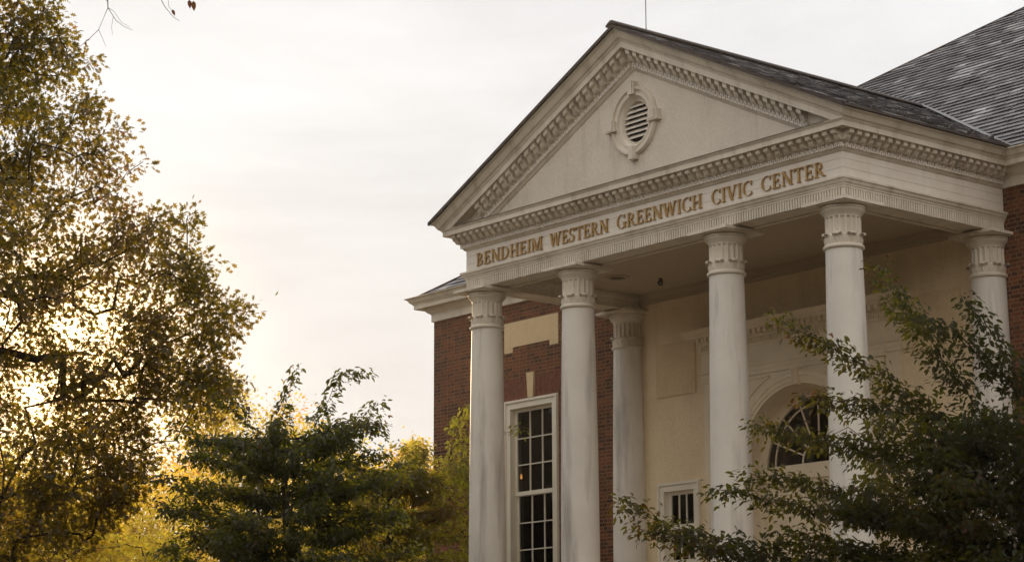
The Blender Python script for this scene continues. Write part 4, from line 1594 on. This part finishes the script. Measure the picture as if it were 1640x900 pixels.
def finish_tree(name, label, cat, base, r, nodes, par, leafdata, kind, lmat, tint_fn, r_tip, r_base, rng, group=None, bark=M_BARK, expo=0.5):
    root = empty(name, (base[0], base[1], ground_z(base[0], base[1])))
    tag(root, label, cat, group)
    zoff = np.array([0, 0, -ground_z(base[0], base[1])])
    branch_mesh(to_world(nodes, r) + zoff, par, r_tip, r_base, 'trunk', bark, root, expo)
    pos, ax, nm, sz = leafdata
    P_ = to_world(pos, r) + zoff
    leaf_mesh('crown', P_, to_world(ax, r), to_world(nm, r), sz, tint_fn(pos, rng), kind, lmat, root)
    return root


# --- big oak at the left, between the viewer and the sun
rng = np.random.default_rng(21)
base, rv = (-4.23, -11.34), (0.428, 0.904)
oak_poly = [(-3.95, 11.57), (-1.83, 12.68), (-0.41, 12.84), (0.9, 11.27), (1.24, 9.29), (1.42, 8.64), (1.84, 8.29), (2.18, 8.15), (2.13, 7.55), (2.55, 7.25), (2.32, 6.63), (2.53, 6.52), (2.99, 6.68), (3.28, 6.26), (2.9, 6.02), (3.27, 5.83), (3.67, 5.69), (3.6, 5.15), (4.08, 4.85), (3.93, 4.52), (4.1, 4.26), (4.72, 4.26), (4.63, 3.65), (3.97, 2.99), (4.7, 3.02), (4.65, 2.59), (3.99, 2.05), (3.4, 1.46), (3.0, 0.99), (2.3, 0.3), (1.9, -0.5), (0.6, -0.95), (-3.22, -0.9)]
gz = ground_z(*base)
att = crown_points(oak_poly, 2900, rng, 2.6, 0.3, 0.7, 0.47)
trunk = [(-0.1, 0, gz - 0.2), (0.0, 0, 0.8), (0.05, 0.1, 3.0), (-0.15, 0.0, 6.0), (-0.3, 0.1, 9.0), (-0.4, 0, 11.2)]
nodes, par, tips = grow(trunk, att, 0.4, rng)
ti = np.array([t for t, _ in tips])
tp = nodes[ti]
td = tp - nodes[np.array([par[t] for t in ti])]
td /= np.maximum(np.linalg.norm(td, axis=1, keepdims=True), 1e-6)
ld = clustered_leaves(tp, td, 36, 0.12, 0.125, rng, 0.25)
oak_tint = lambda pos, rg: np.clip(0.35 + 0.5 * (vnoise(pos + 30, 1.3, np.random.default_rng(4)) - 0.4) + rg.normal(0, 0.18, len(pos)), 0, 1)
finish_tree('oak_tree', 'tall oak with thin backlit autumn leaves filling the left edge, sun behind it', 'tree', base, rv, nodes, par, ld, 'lobed', M_OAK, oak_tint, 0.006, 0.26, rng)


# --- dogwoods
def limb_pads(limbs, seed, r, step=0.24, spread=0.7):
    rng = np.random.default_rng(seed)
    ex, er = [], []
    for lb in limbs:
        d0, d1 = rng.uniform(-0.3, 0.3), rng.uniform(-spread, spread)
        P_ = np.array(lb)
        cum = np.concatenate([[0], np.cumsum(np.linalg.norm(np.diff(P_, axis=0), axis=1))])
        for t in list(np.arange(0.1, cum[-1], step)) + [cum[-1]]:
            f_ = t / cum[-1]
            ex.append((np.interp(t, cum, P_[:, 0]), d0 + (d1 - d0) * f_ + rng.normal(0, 0.06), np.interp(t, cum, P_[:, 1]) + rng.normal(0, 0.02)))
            er.append((r if f_ < 0.85 else r * 0.75) * rng.uniform(0.7, 1.2))
    return np.array(ex), np.array(er)


def tier_pads(seed, z_lo, z_hi, step, len_fn, n_per, r, rise=0.22, ribbon=0.15):
    """dogwood tiers: limbs radiate near-level from the trunk, each a flat ribbon of leaves with side twigs"""
    rng = np.random.default_rng(seed)
    P_, R_ = [], []
    z = z_lo
    while z <= z_hi:
        a0 = rng.random() * 2 * pi
        for k in range(n_per):
            a = a0 + 2 * pi * (k + rng.uniform(-0.3, 0.3)) / n_per
            L_ = len_fn(z) * rng.uniform(0.65, 1.12)
            zz = z + rng.uniform(-0.4, 0.4) * step
            bend = rng.uniform(-0.25, 0.25)
            rs = rise * rng.uniform(0.6, 1.5)
            t = L_ * 0.28
            while t < L_:
                aa = a + bend * t / L_
                p = np.array([t * cos(aa), t * sin(aa), zz + rs * t + rng.normal(0, 0.015)])
                P_.append(p)
                R_.append(r * (1 - 0.4 * t / L_) * rng.uniform(0.75, 1.15))
                if rng.random() < 0.62:
                    sd_ = rng.choice((-1, 1))
                    b_ = aa + sd_ * rng.uniform(0.6, 1.1)
                    for q in np.arange(0.16, rng.uniform(0.2, 0.6) * (1 - 0.4 * t / L_), 0.14):
                        P_.append(p + np.array([q * cos(b_), q * sin(b_), 0.12 * q + rng.normal(0, 0.015)]))
                        R_.append(r * 0.75 * rng.uniform(0.7, 1.15))
                t += ribbon
        z += step
    return np.array(P_), np.array(R_)


def both(*sets):
    return np.concatenate([q[0] for q in sets]), np.concatenate([q[1] for q in sets])


def dogwood(label, base, rv, poly, n, depth, pad_n, pad_r, leaf, seed, layer=0.26, tint0=0.4, r_base=0.09, gap=0.38, trunk=None, extra=None, mat=None):
    rng = np.random.default_rng(seed)
    gz = ground_z(*base)
    att = crown_points(poly, n, rng, depth, 0.2, 0.6, gap)
    att[:, 2] = np.round((att[:, 2] + 0.12 * np.sin(att[:, 0] * 2.1 + att[:, 1] * 1.3)) / layer) * layer + rng.normal(0, 0.025, len(att))
    rad = rng.uniform(0.6, 1.2, len(att)) * pad_r * np.clip(0.45 + edge_dist(att[:, [0, 2]], poly), 0.45, 1.0)
    if extra is not None:
        att = np.concatenate([att, extra[0]])
        rad = np.concatenate([rad, extra[1]])
    trunk = trunk or [(0, 0, gz - 0.1), (0.05, 0.05, gz + 1.0), (-0.05, 0, gz + 2.2)]
    nodes, par, tips = grow(trunk, att, 0.25, rng)
    c = np.array([nodes[t] for t, _ in tips])
    rd = rad[[i for _, i in tips]]
    od = c - np.array([nodes[par[t]] for t, _ in tips])
    od[:, 2] *= 0.3
    ld = pads(c, od, pad_n, rd, leaf, rng)
    tf = lambda pos, rg: np.clip(tint0 + 0.6 * (vnoise(pos + 30, 0.8, np.random.default_rng(seed + 1)) - 0.5) + rg.normal(0, 0.14, len(pos)), 0, 1)
    return finish_tree('dogwood_tree', label, 'tree', base, rv, nodes, par, ld, 'ovate', mat or M_DOG, tf, 0.004, r_base, rng, expo=0.5)


dogwood('dark layered dogwood between the tall oak and the brick wing', (3.4, -10.1), (0.553, 0.833),
        [(-1.62, -0.15), (-1.42, 1.02), (-0.90, 1.36), (-0.22, 1.51), (0.22, 1.32), (0.90, 1.13), (1.29, 0.91), (1.61, 0.72), (1.81, 0.29), (1.64, -1.06), (-1.54, -1.07)],
        60, 1.1, 40, 0.15, 0.084, 31, extra=both(tier_pads(71, -1.2, 0.95, 0.30, lambda z: 2.0 - 0.24 * (z + 1.2), 8, 0.155, 0.22, 0.12), limb_pads([[(-0.44, 0.44), (-0.09, 1.48), (-0.01, 1.89), (0.13, 2.15)], [(0.17, 1.00), (0.55, 1.57), (0.68, 1.88), (1.03, 1.95)], [(0.43, 0.86), (0.94, 1.28), (1.11, 1.54), (1.31, 1.64)], [(-0.26, 0.84), (-0.61, 1.57), (-1.01, 1.76)], [(0.95, 0.50), (1.46, 0.76), (1.67, 0.88)], [(0.59, 1.16), (0.94, 1.24), (1.28, 1.27)], [(-1.03, 0.65), (-1.28, 1.22), (-1.49, 1.30)], [(0.26, 1.00), (0.68, 1.01), (0.98, 1.08)]], 5, 0.13, 0.13)))
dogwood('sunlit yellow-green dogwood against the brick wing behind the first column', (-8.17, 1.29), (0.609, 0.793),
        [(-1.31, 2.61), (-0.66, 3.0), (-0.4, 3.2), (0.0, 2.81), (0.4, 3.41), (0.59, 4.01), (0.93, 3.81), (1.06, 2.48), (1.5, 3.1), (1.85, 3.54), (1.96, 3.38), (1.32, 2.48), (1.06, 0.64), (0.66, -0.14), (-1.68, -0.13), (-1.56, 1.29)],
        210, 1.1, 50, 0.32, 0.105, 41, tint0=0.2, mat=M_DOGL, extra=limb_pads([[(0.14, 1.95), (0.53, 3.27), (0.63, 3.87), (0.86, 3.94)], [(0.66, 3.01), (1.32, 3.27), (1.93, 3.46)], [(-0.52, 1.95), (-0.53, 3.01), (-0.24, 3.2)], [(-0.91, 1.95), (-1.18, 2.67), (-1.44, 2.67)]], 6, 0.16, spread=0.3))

dogwood('low olive dogwood filling the gap between the dark layered dogwood and the brick wing', (-3.86, -2.96), (0.594, 0.804),
        [(-0.96, 1.78), (-0.63, 2.07), (-0.05, 2.01), (0.29, 2.34), (0.75, 1.96), (1.09, 2.02), (1.32, 1.33), (1.38, -0.48), (-1.05, -0.48)],
        40, 1.0, 40, 0.2, 0.10, 46, tint0=0.45, mat=M_DOGM, extra=both(tier_pads(77, -0.7, 1.75, 0.34, lambda z: 1.25, 7, 0.19), limb_pads([[(0.41, 1.1), (0.46, 1.79), (0.4, 2.19), (0.17, 2.34)], [(-0.27, 1.1), (-0.39, 1.78), (-0.63, 2.07)], [(0.64, 1.1), (0.92, 1.79), (1.15, 2.08)]], 9, 0.16, 0.16, 0.3)))

limbs = [[(0.09, -0.59), (-0.31, 0.1), (-0.63, 0.57), (-0.94, 1.11), (-1.16, 1.44)], [(0.09, -0.65), (-0.66, -0.12), (-1.19, 0.42), (-1.58, 0.7), (-2.09, 0.98)],
         [(0.08, -0.82), (-0.67, -0.46), (-1.22, -0.21), (-1.78, -0.17), (-2.35, 0.01)], [(-0.16, -1.26), (-0.97, -1.01), (-1.63, -0.86), (-2.14, -0.76), (-2.66, -0.66)],
         [(-0.72, -1.69), (-1.65, -1.34), (-2.38, -1.12), (-3.07, -0.96), (-3.65, -0.69)], [(-0.72, -1.74), (-1.82, -1.36), (-2.67, -1.2), (-3.18, -1.02), (-3.47, -0.93)],
         [(-0.11, -0.25), (-0.76, -0.0), (-1.26, 0.13), (-1.83, 0.24)], [(0.13, 0.08), (-0.13, 0.38), (-0.4, 0.67), (-0.89, 0.9)], [(0.13, 0.19), (-0.07, 0.54), (-0.22, 0.84), (-0.35, 1.08)],
         [(-0.97, -1.01), (-1.52, -0.72), (-2.02, -0.53), (-2.42, -0.46)], [(-0.71, -1.52), (-1.26, -1.29), (-1.81, -1.08), (-2.15, -1.04)]]
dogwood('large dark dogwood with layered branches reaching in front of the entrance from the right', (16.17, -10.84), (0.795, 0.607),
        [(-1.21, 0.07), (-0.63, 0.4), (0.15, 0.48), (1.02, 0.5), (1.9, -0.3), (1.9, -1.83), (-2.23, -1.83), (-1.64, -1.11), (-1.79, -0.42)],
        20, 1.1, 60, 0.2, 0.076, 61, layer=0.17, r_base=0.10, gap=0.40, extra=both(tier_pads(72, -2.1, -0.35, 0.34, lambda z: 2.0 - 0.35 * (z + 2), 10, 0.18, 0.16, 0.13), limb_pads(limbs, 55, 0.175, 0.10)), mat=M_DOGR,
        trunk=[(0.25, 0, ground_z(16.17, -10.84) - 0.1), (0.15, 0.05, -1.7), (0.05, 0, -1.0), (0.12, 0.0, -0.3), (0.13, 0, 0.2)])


# --- trees beyond, towards the sun
def far_tree(label, base, top, width, seed, mat, n=150, per=60, leaf=0.3, kindname='far_tree', gap=0.40, low=0.15, group=None):
    rng = np.random.default_rng(seed)
    gz = ground_z(*base)
    H = top - gz
    v = np.array([CAM.x - base[0], CAM.y - base[1]])
    v /= np.linalg.norm(v)
    rvv = (-v[1], v[0])
    poly = []
    for k in range(28):
        a = 2 * pi * k / 28
        rr = 1 + rng.uniform(-0.16, 0.16)
        poly.append((width / 2 * cos(a) * rr, gz + H * low + H * (1 - low) / 2 * (1 + sin(a) * rr)))
    att = crown_points(poly, n, rng, width * 0.42, 0.3, width * 0.17, gap)
    nodes, par, tips = grow([(0, 0, gz - 0.2), (0.1, 0, gz + H * 0.3), (0, 0.1, gz + H * 0.6)], att, H * 0.06, rng)
    ti = np.array([t for t, _ in tips])
    tp = nodes[ti]
    td = tp - nodes[np.array([par[t] for t in ti])]
    td /= np.maximum(np.linalg.norm(td, axis=1, keepdims=True), 1e-6)
    ld = clustered_leaves(tp, td, per, width * 0.05, leaf, rng, 0.25, 0.7)
    tf = lambda pos, rg: np.clip(0.4 + 0.9 * (vnoise(pos + 30, width * 0.2, np.random.default_rng(seed + 1)) - 0.5) + rg.normal(0, 0.15, len(pos)), 0, 1)
    return finish_tree(kindname, label, 'tree', base, rvv, nodes, par, ld, 'diamond', mat, tf, 0.012, 0.03 * H, rng, group=group)


G = 'trees beyond the lawn'
FT = [
    ((-26.92, 1.45), 4.3, 6.5, 'small golden tree low behind the tall oak trunk'),
    ((-37.43, 9.37), 5.6, 8.0, 'golden backlit tree between the oak and the dark dogwood'),
    ((-44.42, 17.27), 7.2, 9.0, 'yellow-green tree directly behind the dark dogwood'),
    ((-63.31, 34.15), 13.9, 12.0, 'hazy pale tree showing above the dark dogwood'),
    ((-80.98, 43.67), 17.0, 15.0, 'taller hazy tree where the oak meets the dogwood'),
    ((-67.68, 45.28), 13.4, 7.0, 'thin pale tree just left of the brick wing corner'),
    ((-44.75, 25.82), 6.8, 8.0, 'low green tree between the two dogwoods on the left'),
    ((-47.02, 31.15), 6.2, 7.0, 'low sunlit tree beside the corner of the brick wing'),
    ((-35.21, 2.7), 6.6, 9.0, 'broad golden tree beyond the oak at the left edge'),
    ((-69.53, 23.54), 12.0, 14.0, 'large distant tree seen through the oak crown'),
    ((-19.3, 0.81), 1.9, 4.5, 'rust-tinted shrub-like tree at the foot of the dark dogwood'),
]
for i, (b_, top, wd, lb) in enumerate(FT):
    dist = sqrt((CAM.x - b_[0]) ** 2 + (CAM.y - b_[1]) ** 2)
    far_tree(lb, b_, top, wd, 200 + i, M_FARLEAF, n=130 if wd < 8 else 190, per=95, leaf=0.0016 * dist + 0.035, low=0.05 if top < 8 else 0.2, group=G, gap=0.46 if 'thin' in lb else 0.38)

# --- bare tree beside the viewer, a limb of which hangs its last twigs into the top of the view
bt = empty('bare_tree', (14.44, -21.01, ground_z(14.44, -21.01)))
tag(bt, 'bare twigs hanging into the sky above the oak', 'tree')
gz = ground_z(14.44, -21.01)
r_ = Vector((0.382, 0.924, 0))
nv = Vector((-0.924, 0.382, 0))
W = lambda s, z, d=0.0: tuple(r_ * s + nv * d + Vector((0, 0, z - gz)))
mb = MB()
mb.tube([W(0, gz - 0.2), W(0.05, -2), W(-0.05, 0.5), W(0.1, 2.6), W(0.3, 4.6)], [0.22, 0.17, 0.14, 0.11, 0.03], 10)
mb.tube([W(0.1, 2.4), W(0.6, 3.05), W(1.1, 3.1), W(1.6, 2.75), W(1.65, 2.56)], [0.06, 0.045, 0.03, 0.014, 0.009], 8)
mb.tube([W(1.1, 3.1), W(1.6, 3.0), W(1.95, 2.6)], [0.025, 0.014, 0.007], 8)
mb.tube([W(1.6, 3.0), W(2.0, 2.85), W(2.22, 2.45)], [0.012, 0.008, 0.005], 8)
rb = random.Random(4)
for k in range(22):                          # its other bare limbs
    z0 = rb.uniform(0.2, 4.2)
    a = rb.uniform(0, 2 * pi)
    ln = rb.uniform(0.5, 1.5) * (1.1 - z0 / 7)
    if cos(a) * 0.382 + sin(a) * 0.924 > -0.25:   # the other side is the long limb's
        continue
    p0 = Vector(W(0.1, z0))
    d_ = Vector((cos(a), sin(a), rb.uniform(0.5, 1.1))) * ln
    mb.tube([tuple(p0), tuple(p0 + d_ * 0.5 + Vector((0, 0, -0.06))), tuple(p0 + d_)], [0.03, 0.018, 0.005], 6)
    for q in (0.5, 0.75):
        e_ = Vector((cos(a + rb.uniform(-1, 1)), sin(a + rb.uniform(-1, 1)), rb.uniform(0.2, 0.9))) * ln * 0.35
        mb.tube([tuple(p0 + d_ * q + Vector((0, 0, -0.05 if q == 0.5 else 0))), tuple(p0 + d_ * q + e_)], [0.011, 0.003], 5)
mb.build('trunk', M_TWIG, bt)
mb = MB()
tw = lambda pts, r0, r1: mb.tube([W(*p) for p in pts], [0.62 * (r0 + (r1 - r0) * i / (len(pts) - 1)) for i in range(len(pts))], 6)
tw([(1.65, 2.58), (1.655, 2.3), (1.66, 2.22)], 0.008, 0.006)
tw([(1.66, 2.22), (1.6, 2.05), (1.53, 1.97), (1.47, 1.92, 0.04), (1.44, 1.85)], 0.0045, 0.002)
tw([(1.6, 2.05), (1.63, 1.99), (1.655, 1.93)], 0.003, 0.0016)
tw([(1.66, 2.22), (1.72, 2.13), (1.78, 2.09), (1.84, 2.07)], 0.004, 0.002)
tw([(1.70, 2.16), (1.69, 2.08), (1.70, 2.02)], 0.0028, 0.0015)
tw([(1.66, 2.22), (1.70, 2.20), (1.76, 2.12), (1.82, 2.09)], 0.003, 0.0015)
tw([(1.66, 2.26), (1.62, 2.30), (1.58, 2.32)], 0.0035, 0.002)
tw([(1.95, 2.62), (2.0, 2.38), (2.06, 2.27), (2.12, 2.20), (2.17, 2.17)], 0.0055, 0.002)
tw([(2.08, 2.36), (2.09, 2.27), (2.12, 2.235)], 0.003, 0.0016)
tw([(2.22, 2.47), (2.235, 2.36), (2.24, 2.31)], 0.004, 0.002)
mb.build('twig', M_TWIG, bt)
lp = np.array([W(2.235, 2.335), W(2.265, 2.33), W(2.115, 2.25), W(1.51, 1.955)])
lx = np.array([[0.1, 0.1, -1.0], [0.05, 0.1, -1], [0.2, 0.2, -0.6], [0.1, 0.2, -1]])
leaf_mesh('withered_leaves', lp, lx, np.array([[0.8, -0.5, 0.2]] * 4), np.array([0.065, 0.075, 0.05, 0.035]), np.array([1.0, 0.95, 1, 0.9]), 'ovate', M_DOG, bt)

# --- the wood behind the viewer, which shades the porch and shows in the window panes
rng = np.random.default_rng(88)
wp = []
for k in range(46):
    a = radians(-193 + 211 * k / 45)
    R_ = rng.uniform(30, 48) if k > 6 else rng.uniform(45, 50)
    cx_, cy_ = 18 + R_ * cos(a), -16 + R_ * sin(a)
    h_ = rng.uniform(13, 19)
    q = rand_dirs(2600, rng) * (rng.random((2600, 1)) ** 0.4) * np.array([4.2, 4.2, h_ / 2])
    wp.append(q + np.array([cx_, cy_, -4.5 + h_ / 2]))
wp = np.concatenate(wp)
n = len(wp)
ax = rand_dirs(n, rng)
ax[:, 2] -= 0.4
wd_ = leaf_mesh('woodland', wp, ax, rand_dirs(n, rng) + np.array([0, 0, 0.6]), rng.uniform(0.5, 0.95, n), rng.random(n), 'diamond', M_WOOD, None)
tag(wd_, kind='stuff')

# ------------------------------------------------------------------ evening haze
hz = MB()
hz.box(-260, 130, -130, 200, -8.5, 24)
hm = bpy.data.materials.new('evening_haze')
hm.use_nodes = True
hm.node_tree.nodes.clear()
pv = hm.node_tree.nodes.new('ShaderNodeVolumePrincipled')
pv.inputs['Color'].default_value = (0.96, 0.95, 0.94, 1)
pv.inputs['Density'].default_value = 0.0002
pv.inputs['Anisotropy'].default_value = 0.6
ho = hm.node_tree.nodes.new('ShaderNodeOutputMaterial')
hm.node_tree.links.new(pv.outputs['Volume'], ho.inputs['Volume'])
tag(hz.build('haze', hm), kind='stuff')
